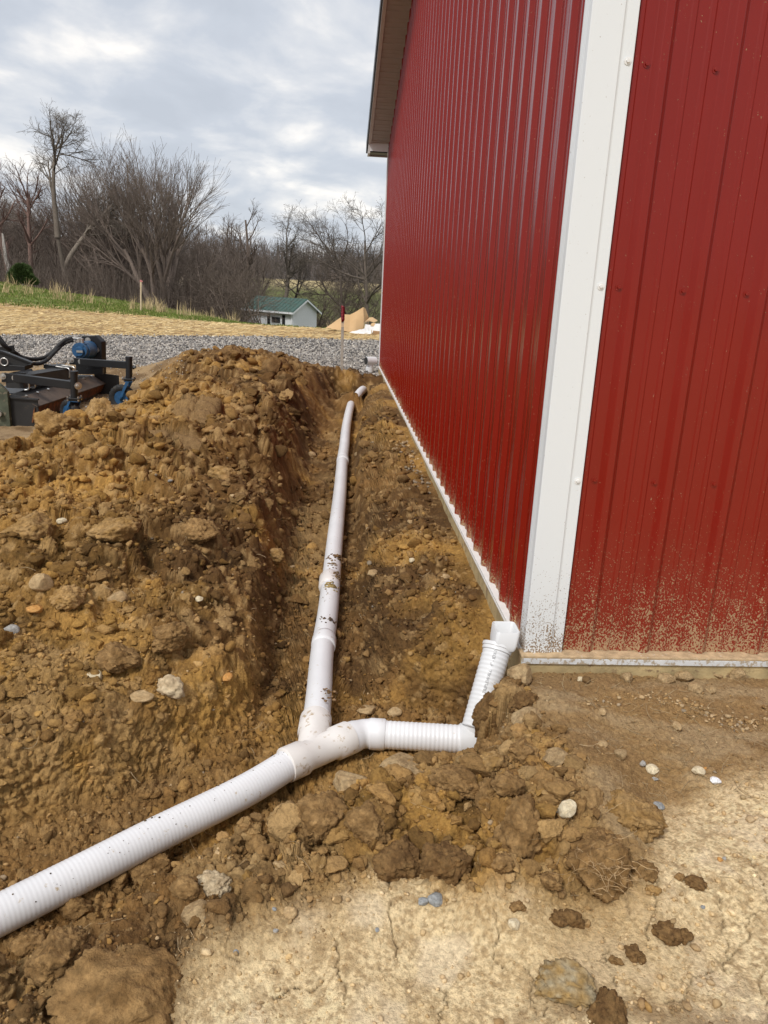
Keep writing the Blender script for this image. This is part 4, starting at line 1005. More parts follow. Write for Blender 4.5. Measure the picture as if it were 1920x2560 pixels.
# display x, y, width in px, height ratio, kind, category, label, sink
ST = [
 (262,2150,300,.55,'brown','clod','huge flat topped brown clod filling the bottom left corner',.35,5),
 (120,2080,150,.7,'brown','clod','rough brown clod left of the huge bottom left clod',.4,5),
 (1222,2140,122,.75,'layer','rock','layered ochre and grey rock lying on the pale clay at the bottom',.62,5),
 (1312,2195,105,.6,'dark','clod','dark brown clod touching the layered rock at the bottom edge',.5,5),
 (1290,1880,165,.85,'brown','clod','round clod wrapped in pale roots at the front of the heap',.6,5),
 (1362,1768,125,.7,'ochre','clod','large smooth orange brown clod at the right end of the heap',.55,5),
 (860,1672,145,.35,'tan','soil slab','flat crusty pale slab of soil behind the front heap, under the sideways pipe',.5,5),
 (985,1690,110,.55,'brown','soil slab','crumbly soil slab to the right of the flat crusty slab',.5,5),
 (1222,1750,52,.6,'cream','stone','flat cream stone on top of the heap',.85,4),
 (1207,1716,44,.6,'tan','stone','pointed ochre stone just above the flat cream stone',.85,4),
 (1050,1730,85,1.0,'brown','clod','tall brown clod in the middle of the heap by the dark gap',.45,5),
 (1130,1800,130,1.1,'brown','clod','long upright clod leaning in the right half of the heap',.4,5),
 (1132,1520,66,.8,'dark','clod','crumbly dark clod right of the riser pipe, below the adapter',.4,5),
 (1140,1560,90,.6,'tan','clod','dry tan clod on the mound between the riser and the brown ground',.45,5),
 (1120,1475,60,.6,'tan','clod','small dry clod at the barn corner behind the riser mound',.5,4),
 (1130,1630,80,.7,'brown','clod','brown clod on the ridge just right of the riser elbow',.45,5),
 (1060,1650,60,.8,'ochre','clod','ochre clod directly in front of the riser elbow',.5,4),
 (1200,1640,70,.6,'tan','clod','tan clod on the back slope of the front heap',.5,4),
 (1095,1700,70,.8,'brown','clod','brown clod below the riser elbow',.5,4),
 (700,1770,120,.7,'brown','clod','brown clod at the left end of the front heap',.5,5),
 (800,1790,110,.7,'brown','clod','wide clod on the front face of the heap',.5,5),
 (760,1700,100,.6,'tan','clod','crusty pale brown clod on the ridge by the wye fitting',.5,5),
 (958,1875,115,.9,'dark','clod','square dark clod at the foot of the heap, above the grey stones',.6,5),
 (855,1865,105,.9,'dark','clod','dark clod left of the square one at the foot of the heap',.5,5),
 (1085,1868,50,.9,'brown','clod','small round clod between the foot clods and the rooted clod',.7,4),
 (941,1946,38,.7,'bluegrey','stone','larger of the two grey stones on the clay below the heap',.8,4),
 (913,1949,26,.6,'bluegrey','stone','smaller of the two grey stones on the clay below the heap',.8,4),
 (463,1915,80,.5,'pale','clay plate','pale cracked clay plate at the left edge of the dry clay',.6,5),
 (430,1975,90,.5,'tan','clod','grey brown clod below the pale clay plate',.5,5),
 (325,1885,95,.75,'brown','clod','rounded brown clod just under the lower pipe',.6,5),
 (258,1905,62,.9,'brown','clod','wedge shaped clod touching the underside of the lower pipe',.8,4),
 (160,1965,80,.7,'brown','clod','lumpy clod beneath the lower pipe near the left edge',.55,4),
 (60,2040,70,.6,'brown','clod','clod at the left edge under the pipe',.5,4),
 (400,1925,70,.6,'brown','clod','angular clod right of the rounded one under the pipe',.6,4),
 (372,1492,66,.8,'pale','rock','whitish crusted rock on the left bank',.7,4),
 (308,1507,54,.4,'tan','stone','flat grey brown stone left of the whitish rock',.7,4),
 (146,1298,82,.7,'ochre','rock','rounded ochre boulder on the left bank',.7,5),
 (253,1297,48,.7,'tan','rock','small grey tan boulder right of the ochre one',.7,4),
 (362,1385,95,.6,'brown','clod','angular brown clod above the whitish rock',.6,5),
 (258,1425,90,.6,'brown','clod','broad brown clod above the flat grey stone',.55,5),
 (75,1318,38,.6,'orange','stone','rust coloured stone left of the ochre boulder',.7,4),
 (90,1262,60,.7,'tan','stone','tan stone above the ochre boulder',.7,4),
 (25,1365,34,.7,'grey','stone','pale grey stone at the left edge of the bank',.8,4),
 (205,1462,40,.5,'cream','stone','little cream stone in the middle of the left bank',.7,4),
 (490,1475,30,.6,'orange','stone','orange stone right of the whitish rock',.7,4),
 (134,1128,24,.6,'cream','stone','small white stone on the upper left bank',.8,4),
 (430,1296,22,.6,'cream','stone','small cream stone near the trench edge on the left bank',.8,4),
 (369,1040,14,.6,'grey','stone','tiny grey flint high on the left bank',.8,3),
 (480,1028,64,.55,'ochre','clod','pale ochre clod below the track printed soil',.6,5),
 (805,1245,28,.7,'tan','stone','square tan stone on the slope right of the long pipe',.8,4),
 (961,1248,26,.5,'tan','stone','flat reddish stone on the slope near the barn',.8,4),
 (889,1218,15,.7,'cream','stone','small cream stone on the slope below the barn wall',.8,4),
 (886,1130,16,.7,'tan','stone','small tan stone halfway along the barn side slope',.8,4),
 (790,1535,50,.4,'tan','stone','flat brown stone above the sideways pipe',.6,4),
 (852,1540,34,.4,'tan','stone','thin flat stone lying right of the other above the sideways pipe',.6,4),
 (633,1768,26,.8,'cream','stone','cream stone on the left end of the front heap',.9,4),
 (462,1735,24,.7,'cream','stone','cream stone beside the lower pipe',.8,4),
 (320,1822,16,.7,'cream','stone','little cream pebble above the lower pipe',.8,3),
 (1408,1665,34,.55,'cream','stone','cream stone right of the heap with grey pebbles beside it',.75,4),
 (1388,1651,16,.8,'grey','pebble','round grey pebble left of the cream stone',.8,3),
 (1415,1684,14,.6,'grey','pebble','pale grey pebble just below the cream stone',.8,3),
 (1508,1668,32,.55,'cream','stone','cream stone midway between grey pebbles and quartz',.75,4),
 (1524,1662,12,.7,'orange','pebble','orange pebble touching the middle cream stone',.8,3),
 (1545,1690,27,.6,'white','stone','sharp white quartz chip on the clay',.8,4),
 (1422,1742,30,.35,'bluegrey','stone','blue grey flat flint right of the orange brown clod',.8,4),
 (1340,1632,40,.7,'tan','clod','small clod behind the heap on the brown ground',.6,4),
 (1300,1610,30,.6,'tan','stone','tan stone in the brown ground behind the heap',.6,4),
 (1352,1467,36,.7,'tan','clod','first clod from the left along the barn base',.75,4),
 (1435,1470,46,.7,'tan','clod','second clod from the left along the barn base',.75,4),
 (1475,1465,50,.7,'tan','clod','largest clod along the barn base',.75,4),
 (1545,1458,34,.7,'tan','clod','crusty clod along the barn base under the third rib',.75,4),
 (1590,1461,56,.65,'tan','clod','wide clod at the right end along the barn base',.75,4),
 (1500,1491,36,.7,'tan','clod','left one of the clod pair lying just off the barn base',.8,4),
 (1534,1493,28,.7,'tan','clod','right one of the clod pair lying just off the barn base',.8,4),
 (1253,1470,16,.8,'cream','stone','pale pebble near the barn corner',.8,3),
 (1460,1571,32,.6,'tan','stone','biggest tan stone in the row of gravel',.75,4),
 (1215,1420,18,.6,'tan','stone','tan chip of stone by the skirt board corner',.8,3),
 (1300,1540,22,.7,'tan','stone','tan stone at the left start of the gravel row',.8,4),
 (1440,2018,60,.6,'dark','clod','dark crumbly clod at the right on the clay',.65,5),
 (1475,2025,42,.6,'dark','clod','smaller dark crumb at the right end of the crumbly clods',.65,4),
 (1368,2062,44,.6,'dark','clod','small dark clod below the long crack',.65,4),
 (1385,2075,26,.6,'dark','clod','tiny dark clod joined to the one below the crack',.65,4),
 (1330,2078,30,.6,'brown','clod','flat brown clod left of the small dark clods',.6,4),
 (1505,1908,46,.45,'dark','clod','dark elongated clod on the open clay',.65,4),
 (1468,1895,26,.5,'brown','clod','little brown clod left of the elongated one',.65,4),
 (1410,1925,34,.5,'ochre','stone','ochre sliver of shale on the clay',.65,4),
 (1395,1885,60,.5,'brown','clod','brown clod at the right foot of the heap',.6,4),
 (1190,1912,48,.6,'brown','clod','reddish brown clod in front of the heap on the clay',.65,4),
 (1205,1985,44,.6,'dark','clod','left of the two upright clods in front of the heap',.7,4),
 (1235,1992,48,.8,'dark','clod','right of the two upright clods in front of the heap',.7,4),
 (1120,1960,34,.6,'brown','clod','reddish clod on the clay left of the two upright clods',.65,4),
 (1110,2000,30,.8,'cream','stone','pale chip of clay near the two upright clods',.7,4),
 (628,1975,34,.9,'tan','stone','pale tan chip standing on the dry clay',.8,4),
 (604,1872,34,.5,'tan','stone','rust tan stone near the left edge of the clay',.7,4),
 (815,2010,12,.7,'bluegrey','pebble','grey pebble on the clay below the grey stones',.8,3),
 (595,2012,14,.7,'grey','pebble','grey pebble left on the clay below the tan chip',.8,3),
 (593,1965,12,.7,'bluegrey','pebble','dark grey pebble beside the tan chip',.8,3),
 (510,2058,14,.6,'bluegrey','pebble','dark pebble next to the huge clod',.8,3),
 (1555,1858,14,.6,'orange','pebble','yellow orange pebble at the head of the long crack',.8,3),
 (1565,1856,10,.8,'grey','pebble','grey pebble at the head of the long crack',.8,3),
 (1518,1960,12,.7,'bluegrey','pebble','blue grey pebble right of the crumbly clods',.8,3),
 (995,2110,20,.6,'tan','stone','rusty tan stone low in the middle of the clay',.6,3),
 (590,1200,55,.6,'ochre','clod','ochre clod on the lip of the trench',.5,4),
 (60,1150,120,.6,'ochre','clod','big ochre clod at the left edge of the bank',.45,5),
 (250,1150,110,.6,'ochre','clod','big pale ochre clod in the middle of the bank',.45,5),
 (420,1150,90,.6,'brown','clod','brown clod on the bank beside a dark hollow',.45,5),
 (120,925,95,.8,'ochre','clod','ochre clod in front of the machine at the left',.45,5),
 (215,900,80,.9,'ochre','clod','tall ochre clod hiding the near caster wheel',.45,5),
 (500,775,70,.8,'dark','clod','dark clod crowning the far end of the spoil bank',.5,5),
 (590,800,60,.8,'dark','clod','dark clod right of the crown on the spoil bank',.5,4),
 (940,935,16,.6,'grey','stone','grey stone in the soil near the barn wall',.8,3),
]
for n_, (p, dims, kd, lab) in enumerate([
        ((-.150, -.235, -.150), (.15, .13, .20), 'dark', 'big dark clod banked against the foot of the riser pipe'),
        ((-.098, -.165, -.085), (.12, .10, .15), 'dark', 'dark clod half covering the lower right edge of the riser pipe'),
        ((-.150, -.285, -.240), (.15, .12, .15), 'brown', 'brown clod lying over the right end of the riser elbow'),
        ((-.045, -.130, -.030), (.11, .10, .10), 'tan', 'dry crumbly clod between the riser mound and the barn corner')]):
    U, F_, cc = lump(dims, 700+n_, kd, 5)
    o = np_mesh('clod', U@rot(.6*n_, .15, 1.0).T, F_, M_soil, cc, smooth=True); o.location = p; tag(o, lab, 'clod')
for n_, (a, b, w, hr, kd, cat, lab, up, sb) in enumerate(ST):
    P, Z = hit(a, b); Z = np.dot(P-CAM, FWD)
    size = w*DS*Z/FPX
    name = {'soil slab': 'soil_slab', 'clay plate': 'clay_plate'}.get(cat, cat)
    rs = np.random.default_rng(900+n_)
    U, F_, cc = lump((size, size*rs.uniform(.75, 1.0), size*hr), 900+n_*7, kd, min(sb, 5) if w*DS*.4 > 30 else min(sb, 4))
    U = U@rot(rs.uniform(0, 6.28) if hr > .5 else rs.uniform(-.4, .4), rs.uniform(0, .3), rs.uniform(0, 6.28)).T
    c = np.array([P[0], P[1], 0]); zg = hz(P[0], P[1])
    c[2] = zg+size*hr*.5*(up*.9-.35)
    o = np_mesh(name, U, F_, M_soil if cat in ('clod', 'soil slab', 'clay plate') else M_crumb, cc, smooth=True)
    o.location = c
    tag(o, lab, cat)

# crumbs and chips of soil, too many to count
_tm = {}
def templates(sub_, count=10):
    if sub_ in _tm: return _tm[sub_]
    U, F_ = ico(sub_); out = []
    for q in range(count):
        rs = np.random.default_rng(5000+q+sub_*31); P = U.copy()
        for _ in range(9):
            n = rs.normal(0, 1, 3); n /= np.linalg.norm(n); d = rs.uniform(.38, .80); t = P@n
            P = np.where((t > d)[:, None], P-np.outer(t-d, n)*.96, P)
        P = P*(1+.10*vn3(P*2.3+q, 5100+q))[:, None]
        if sub_ > 2: P = P*(1+.22*vn3(P*3.5+q, 5200+q)+.20*vn3(P*8+q, 5300+q)+(.14*vn3(P*17+q, 5400+q) if sub_ > 3 else 0))[:, None]
        P /= np.abs(P).max(0)[None]; out.append(P)
    _tm[sub_] = (np.array(out), F_); return _tm[sub_]
def scatter(name, N, rfun, accept, size, kinds, sub_=1, seed=1, mat=None, amin=-33, amax=36, flat=(.5, .9), sink=.2, box=None, local=.5):
    rs = np.random.default_rng(seed)
    TT, F0 = templates(sub_)
    U0 = TT[0]
    if box:
        X = rs.uniform(box[0], box[1], N); Y = rs.uniform(box[2], box[3], N); lr = np.hypot(X-CAM[0], Y-CAM[1])
    else:
        lr = rfun(rs, N); az = np.radians(rs.uniform(amin, amax, N)); X = CAM[0]+lr*np.sin(az); Y = CAM[1]+lr*np.cos(az)
    Z, inf = H(X, Y, full=True)
    kk = inf['k'][0]
    X, Y, lr = X[kk], Y[kk], lr[kk]
    pr, kidx = accept(X, Y, inf, rs)
    if 'tread' in inf: pr = pr*(1-.97*np.clip(inf['tread']*1.6, 0, 1))
    ok = rs.random(len(X)) < pr
    ok &= ~((X > -.03) & (Y > -.03) & (Y < 10.7))
    X, Y, lr = X[ok], Y[ok], lr[ok]; kidx = kidx[ok]; Z, loc_t = Hst(X, Y)
    n = len(X); S_ = size(rs, n, lr)
    nv = len(U0)
    P = TT[rs.integers(0, len(TT), n)].copy()
    dims = np.stack([S_, S_*rs.uniform(.55, 1, n), S_*rs.uniform(flat[0], flat[1], n)], 1)*.5
    P = P*dims[:, None, :]
    a = rs.uniform(0, 6.28, n); tl = rs.normal(0, .5, n)
    ca_, sa_ = np.cos(a), np.sin(a); ct, st2 = np.cos(tl), np.sin(tl)
    x_, y_, z_ = P[..., 0].copy(), P[..., 1].copy(), P[..., 2].copy()
    y2 = y_*ct[:, None]-z_*st2[:, None]; z2 = y_*st2[:, None]+z_*ct[:, None]
    P[..., 0] = x_*ca_[:, None]-y2*sa_[:, None]+X[:, None]; P[..., 1] = x_*sa_[:, None]+y2*ca_[:, None]+Y[:, None]
    P[..., 2] = z2+(Z+dims[:, 2]*(1-2*sink))[:, None]
    kinds_ = np.array(kinds)
    cc = kinds_[kidx]*(1+.20*rs.normal(0, 1, (n, 1))).clip(.5, 1.5)
    cc = cc*(1-local)+loc_t*local*(1+.18*rs.normal(0, 1, (n, 1))).clip(.6, 1.5)
    cc = np.repeat(cc[:, None, :], nv, 1).reshape(-1, 3)
    Fa = (F0[None]+(np.arange(n)*nv)[:, None, None]).reshape(-1, 3)
    o = np_mesh(name, P.reshape(-1, 3), Fa, mat or M_crumb, np.clip(cc, .01, .85), smooth=sub_ > 3)
    tag(o, kind='stuff'); return o
KC = [(.22, .119, .041), (.33, .19, .072), (.46, .30, .135), (.62, .47, .28), (.120, .063, .024), (.35, .32, .26), (.41, .23, .062)]
def acc_soil(X, Y, f, rs):
    n = len(X); u = rs.random(n)
    p = np.clip(.25+.6*np.maximum(f['rub'], f['tr']), 0, 1)*(1-f['pale']*.80)*(1-f['yard']*.8)*(1+.8*f['front'])
    cl = sst(-.1, .2, fbm(X, Y, .22, 3, 701))
    p *= .25+.75*cl
    p = np.maximum(p, .6*f['strip']*(1-f['pale'])*(X < -.1))
    kx = np.where(u < .44, 0, np.where(u < .68, 1, np.where(u < .80, 2, np.where(u < .84, 3, np.where(u < .94, 4, np.where(u < .955, 5, 6))))))
    kx = np.where((f['heap'] > .5) & (X < -1.5) & (rs.random(n) < .35), 6, kx)
    kx = np.where((f['pale'] > .5), np.where(u < .45, 2, np.where(u < .7, 1, np.where(u < .88, 3, 0))), kx)
    return p, kx
logr = lambda a, b: (lambda rs, N: np.exp(rs.uniform(math.log(a), math.log(b), N)))
scatter('soil_crumbs', 11500, logr(1.2, 8), acc_soil, lambda rs, n, r: np.clip(.013*np.exp(rs.normal(0, .45, n)), .006, .04)*np.clip(r/2.8, .8, 3), KC, 2, 11)
scatter('fine_crumbs', 20000, logr(1.2, 5), acc_soil, lambda rs, n, r: np.clip(.0062*np.exp(rs.normal(0, .35, n)), .003, .014)*np.clip(r/2.4, .8, 2), KC, 1, 12)
# chunks, fewer and larger
acc_ch = lambda X, Y, f, rs: ((np.maximum.reduce([f['rub'], f['tr']*.5, f['front']])*(1-f['pale'])*(1-f['yard'])*np.clip(.35+f['front']+sst(-.1, .2, fbm(X, Y, .4, 3, 702)), 0, 1)), rs.choice([0, 1, 2, 4, 6], len(X), p=[.34, .26, .12, .12, .16]))
scatter('soil_chunks', 1200, logr(1.4, 9), acc_ch, lambda rs, n, r: np.clip(.034*np.exp(rs.normal(0, .4, n)), .018, .085)*np.clip(r/3, .8, 2.2), KC, 3, 13, local=.7, mat=M_soil, sink=.35)
scatter('big_soil_chunks', 90, logr(1.6, 9), acc_ch, lambda rs, n, r: np.clip(.085*np.exp(rs.normal(0, .3, n)), .05, .15)*np.clip(r/3, .7, 1.8), KC, 4, 19, local=.8, mat=M_soil, sink=.6)
acc_fr = lambda X, Y, f, rs: (f['front']*(1-f['pale'])*(1-f['tr'])*sst(-1.25, -1.0, X), rs.choice([0, 1, 2, 4, 6], len(X), p=[.32, .32, .18, .08, .10]))
scatter('heap_chunks', 1300, None, acc_fr, lambda rs, n, r: np.clip(.032*np.exp(rs.normal(0, .4, n)), .016, .075), KC, 3, 23, local=.4, mat=M_soil, sink=.3, box=(-1.1, .3, -1.2, -.2))
scatter('heap_clods', 60, None, acc_fr, lambda rs, n, r: np.clip(.085*np.exp(rs.normal(0, .25, n)), .06, .13), KC, 4, 24, local=.5, mat=M_soil, sink=.45, box=(-1.0, .2, -1.05, -.5))
acc_bk = lambda X, Y, f, rs: (f['heap']*(.30+.70*sst(-.15, .12, fbm(X, Y, .6, 3, 705)))*np.where(Y < .5, .5, 1), np.where(rs.random(len(X)) < sst(-1.2, -2.2, X)*.55, 6, rs.choice([0, 1, 2, 4, 6], len(X), p=[.46, .18, .06, .22, .08])))
scatter('bank_chunks', 6500, logr(2.0, 11.5), acc_bk, lambda rs, n, r: np.clip(.034*np.exp(rs.normal(0, .42, n)), .016, .10)*np.clip(r/4, .75, 2.0), KC, 2, 26, local=.7, mat=M_soil, sink=.3, amin=-34, amax=0, flat=(.45, .85))
scatter('bank_clods', 300, logr(2.2, 11.0), acc_bk, lambda rs, n, r: np.clip(.11*np.exp(rs.normal(0, .3, n)), .07, .2)*np.clip(r/4.5, .75, 1.6), KC, 4, 27, local=.85, mat=M_soil, sink=.5, amin=-34, amax=-2, flat=(.4, .75))
scatter('strip_crumbs', 9000, logr(2.4, 9), lambda X, Y, f, rs: (np.maximum(f['strip'], f['tr']*.5)*(X < -.08)*(X > -1.1)*(Y > 0)*(.4+.6*sst(-.1, .15, fbm(X, Y, .35, 3, 706))), rs.choice([0, 1, 4, 6], len(X), p=[.42, .14, .34, .10])), lambda rs, n, r: np.clip(.022*np.exp(rs.normal(0, .5, n)), .010, .07)*np.clip(r/3.5, .8, 2), KC, 2, 29, local=.6, mat=M_soil, sink=.3, amin=-8, amax=22)
scatter('face_crumbs', 4200, None, lambda X, Y, f, rs: (np.maximum(f['wall'], np.maximum(f['tr']*.7, f['heap']*.6))*(.35+.65*sst(-.12, .12, fbm(X, Y, .25, 3, 708)))*(X < -.95), rs.choice([0, 1, 4, 6], len(X), p=[.4, .15, .2, .25])), lambda rs, n, r: np.clip(.019*np.exp(rs.normal(0, .5, n)), .008, .06), KC, 2, 37, mat=M_soil, local=.75, sink=.25, box=(-2.5, -.9, -.95, 1.6))
def acc_pale(X, Y, f, rs):
    return f['pale']*(.15+.85*sst(-.05, .25, fbm(X, Y, .3, 3, 703)+.25*sst(-1.35, -1.05, Y))), rs.choice([0, 1, 2, 3, 6], len(X), p=[.2, .3, .28, .17, .05])
scatter('clay_grit', 9000, lambda rs, N: rs.uniform(1.3, 2.6, N), acc_pale, lambda rs, n, r: np.clip(.0060*np.exp(rs.normal(0, .6, n)), .0025, .03), KC, 1, 18)
# the band of pebbles in front of the barn
def acc_row(X, Y, f, rs):
    d = np.abs(Y+.30-.05*np.sin(X*4)+.04*np.sin(X*11))
    p = np.clip(1-d/(.045+.03*(X > .5)), 0, 1)*(X > .12)*(.35+.65*(X > .4))
    return p, rs.choice([2, 3, 1, 5], len(X), p=[.5, .3, .12, .08])
scatter('pebble_row', 16000, lambda rs, N: rs.uniform(2.2, 3.9, N), acc_row, lambda rs, n, r: np.clip(.011*np.exp(rs.normal(0, .4, n)), .005, .028), KC, 1, 14, amin=10, amax=40)
# limestone chips against the barn
scatter('limestone_chips', 3000, lambda rs, N: rs.uniform(5.0, 8.0, N), lambda X, Y, f, rs: (np.clip(1-np.abs(X+.12)/.10, 0, 1)*(Y > 2.6)*(Y < 4.4)*.9, rs.choice([5, 5, 3], len(X))),
        lambda rs, n, r: np.clip(.03*np.exp(rs.normal(0, .3, n)), .015, .06), KC+[(0, 0, 0)], 1, 15, amin=0, amax=12)
# clods of loose earth stuck on the pipe
rs = np.random.default_rng(21); Pm = []; Cm = []; Fm = []
def stuck(cx, cy, n, spread, s, z0=ZP, r=RP, tone_=(.24, .16, .08)):
    global Pm, Cm, Fm
    U0, F0 = ico(1)
    for _ in range(n):
        dy__ = rs.normal(0, spread); a = rs.normal(.15, .45)
        px_ = np.interp(cy+dy__, [p[1] for p in PIPE_MAIN], [p[0] for p in PIPE_MAIN])+cx
        c = np.array([px_+r*math.sin(a), cy+dy__, z0+r*math.cos(a)])
        q = U0*(1+.25*rs.normal(0, 1, (len(U0), 1)))*s*rs.uniform(.4, 1.3)*np.array([1, 1, .45])+c
        Fm.append(F0+len(U0)*len(Pm)); Pm.append(q); Cm.append(np.tile(np.array(tone_)*rs.uniform(.6, 1.4), (len(U0), 1)))
stuck(0, 1.44, 60, .03, .010); stuck(.0, 1.27, 55, .03, .009, tone_=(.33, .24, .10)); stuck(0, 1.62, 30, .05, .007); stuck(.01, 1.75, 30, .02, .012, tone_=(.17, .10, .05)); stuck(0, .83, 26, .02, .006, tone_=(.12, .08, .05)); stuck(-.01, 1.1, 20, .08, .003)
stuck(.03, .10, 20, .03, .008, tone_=(.2, .12, .06))
_LL = np.array(smooth_path(LL)); 
for _ in range(120):
    i = rs.integers(0, len(_LL)-1); t_ = rs.random(); c0_ = _LL[i]*(1-t_)+_LL[i+1]*t_; dr_ = _LL[i+1]-_LL[i]; dr_ /= np.linalg.norm(dr_)
    sd2 = np.cross(dr_, (0, 0, 1.)); a = rs.uniform(-1.1, 1.2); nn_ = sd2*math.sin(a)+np.array([0, 0, 1])*math.cos(a)
    U0, F0 = ico(1); s_ = .0010*math.exp(rs.normal(0, .5)) if rs.random() < .95 else rs.uniform(.0025, .004)
    q = U0*s_*np.array([1, 1, .7])+c0_+nn_*.0552
    Fm.append(F0+len(U0)*len(Pm)); Pm.append(q); Cm.append(np.tile(np.array((.14, .10, .06))*rs.uniform(.5, 1.4), (len(U0), 1)))
tag(np_mesh('earth_on_pipe', np.concatenate(Pm), np.concatenate(Fm), M_crumb, np.concatenate(Cm), smooth=True), kind='stuff')
# fine roots and dead straws lying in the soil
def strands(name, pts, seed, w=.0007, length=(.02, .09), colr=(.45, .33, .19), curl=.5, up=.2):
    rs = np.random.default_rng(seed); V_ = []; F_ = []; C_ = []
    for (x, y, z) in pts:
        L_ = rs.uniform(*length); n = 6; a = rs.uniform(0, 6.28); e = rs.uniform(-.1, up)
        p = np.array([x, y, z+.003]); Pp = [p]
        da = rs.normal(0, curl)
        for _ in range(n):
            a += da/n*2+rs.normal(0, curl*.4); e += rs.normal(0, .25)-.05
            p = p+np.array([math.cos(a)*math.cos(e), math.sin(a)*math.cos(e), math.sin(e)])*L_/n
            p[2] = max(p[2], z-.004); Pp.append(p)
        ww = w*rs.uniform(.6, 1.8)*(1+.3*(np.hypot(x-CAM[0], y-CAM[1])-2).clip(0, 6))
        b = len(V_)
        for i, q in enumerate(Pp):
            t_ = 1-.5*i/n
            for k_ in range(3):
                an = k_*2.094; V_.append(q+ww*t_*np.array([math.cos(an)*math.sin(a), -math.cos(an)*math.cos(a), math.sin(an)]))
                C_.append(np.array(colr)*(.7+.6*((i*7+b) % 5)/5))
        for i in range(n):
            for k_ in range(3): F_.append((b+i*3+k_, b+i*3+(k_+1) % 3, b+(i+1)*3+(k_+1) % 3, b+(i+1)*3+k_))
    o = np_mesh(name, np.array(V_), np.array(F_), M_blade, np.array(C_)); tag(o, kind='stuff'); return o
rs = np.random.default_rng(31)
lr = np.exp(rs.uniform(math.log(1.3), math.log(6), 1500)); az = np.radians(rs.uniform(-32, 36, 1500))
X = CAM[0]+lr*np.sin(az); Y = CAM[1]+lr*np.cos(az)
ok = ~((X > -.05) & (Y > -.05)) & (rs.random(1500) < np.where((X > -.3) & (Y > -1.1) & (Y < 0), 1, .35)); X = X[ok]; Y = Y[ok]
strands('root_fibres', list(zip(X, Y, Hs(X, Y))), 32)
X = rs.normal(.45, .45, 420); Y = rs.uniform(-.75, -.12, 420); ok = X > 0
strands('dead_grass_straws', list(zip(X[ok], Y[ok], Hs(X[ok], Y[ok]))), 33, colr=(.40, .30, .17), length=(.03, .10))
# roots round the rooted clod
P, _z = hit(1290, 1880); zc0 = hz(P[0], P[1])
strands('clod_roots', [(P[0]+rs.normal(0, .04), P[1]-.03+rs.normal(0, .035), zc0+.035+rs.uniform(-.02, .045)) for _ in range(110)], 34, w=.0010, colr=(.46, .31, .16), length=(.03, .12), curl=1.2)
# ------------------------------------------------------------------ the soil conditioner attachment
mach = empty('soil_conditioner', (-3.55, 5.6, -.08))
tag(mach, 'black soil conditioner attachment with blue hydraulic motor and caster wheels', 'machine')
def mc(a, b, y): return aty(a*.18083, 820+b*.18083, y)
def part(name, m, mat, parent=None, **k): return m.build(name, mat, parent or mach, **k)
def bolt(a, b, y, parent, r=.018, d=(0, -1, 0), mat=M_zinc):
    p = mc(a, b, y); d = np.array(d, float); m = MB()
    m.tube([p, p+d*.006], r*1.25, 12); m.tube([p+d*.006, p+d*.022], r*.8, 6); m.tube([p+d*.022, p+d*.032], r*.42, 8); return m.build('bolt', mat, parent)
GZM = -.085
def ground(p): p = np.array(p); p[2] = GZM; return p
yn_, yf_ = 4.65, 6.80
# left side plate with a folded top flange
A0 = mc(115, 965, yn_); A1 = mc(520, 1000, yn_)
m = MB(); m.prism([A0, A1, ground(A1)+np.array([0, 0, .02]), ground(A0)+np.array([0, 0, .0])], (0, .012, 0)); sp_ = part('side_plate', m, M_black2, bevel=.003)
m = MB(); m.prism([A0+(-.01, -.02, .0), A1+(.005, -.02, .0), A1+(.005, .03, .0), A0+(-.01, .03, .0)], (0, 0, .012)); part('flange', m, M_black2, sp_)
# outer block at the frame edge
B0_ = mc(-150, 690, yn_-.05); B1_ = mc(8, 790, yn_-.05); B2_ = mc(100, 890, yn_-.05)
m = MB(); m.prism([B0_, B1_, B2_, ground(B2_), ground(B0_)], (0, .05, 0)); part('end_housing', m, simple('olive_dirty_metal', (.07, .08, .05), .7, var=.4, scale=12, dust=((.18, .15, .10), 20, .56)), bevel=.004)
m = MB(); m.tube([mc(-10, 1180, yn_-.06), mc(-10, 1180, yn_-.06)+np.array([0, -.03, 0])], .03, 14); part('bearing', m, M_zinc)
# brown dusted rubber sheet and rusty face below it
C0 = mc(290, 950, yn_+.02); C1 = mc(515, 1085, yn_-.01); C2 = mc(1465, 765, yf_); C3 = mc(1275, 650, yf_)
m = MB(); m.prism([C0, C1, C2, C3], (0.0, 0, -.008)); part('deflector_sheet', m, M_flap, bevel=.002)
for t in np.linspace(.04, .96, 8):
    p = C0*(1-t)+C3*t; q = C1*(1-t)+C2*t; p = p*.9+q*.1; m = MB(); m.tube([p, p+np.array([0.004, -.004, .012])], .012, 8); part('bolt', m, M_zinc)
D0 = C1+np.array([-.02, 0, -.01]); D1 = C2+np.array([-.02, 0, -.01])
m = MB(); m.prism([D0, ground(D0)+np.array([-.03, 0, .05]), ground(D1)+np.array([-.03, 0, .05]), D1], (-.012, 0, 0)); part('rear_plate', m, M_rust)
m = MB(); R0_ = ground(D0)+np.array([-.15, .03, .12]); R1_ = ground(D1)+np.array([-.15, 0, .12]); m.tube([R0_, R1_], .08, 24); ro = part('roller', m, M_rust, smooth='auto')
for i in range(16):
    for j in range(5):
        t = (i+.5)/16; a = j*1.256+i*.5; c = R0_*(1-t)+R1_*t; d_ = np.array([math.cos(a), 0, math.sin(a)])
        m = MB(); m.tube([c+d_*.07, c+d_*.10], [.014, .008], 5); m.build('tooth', M_rust, ro)
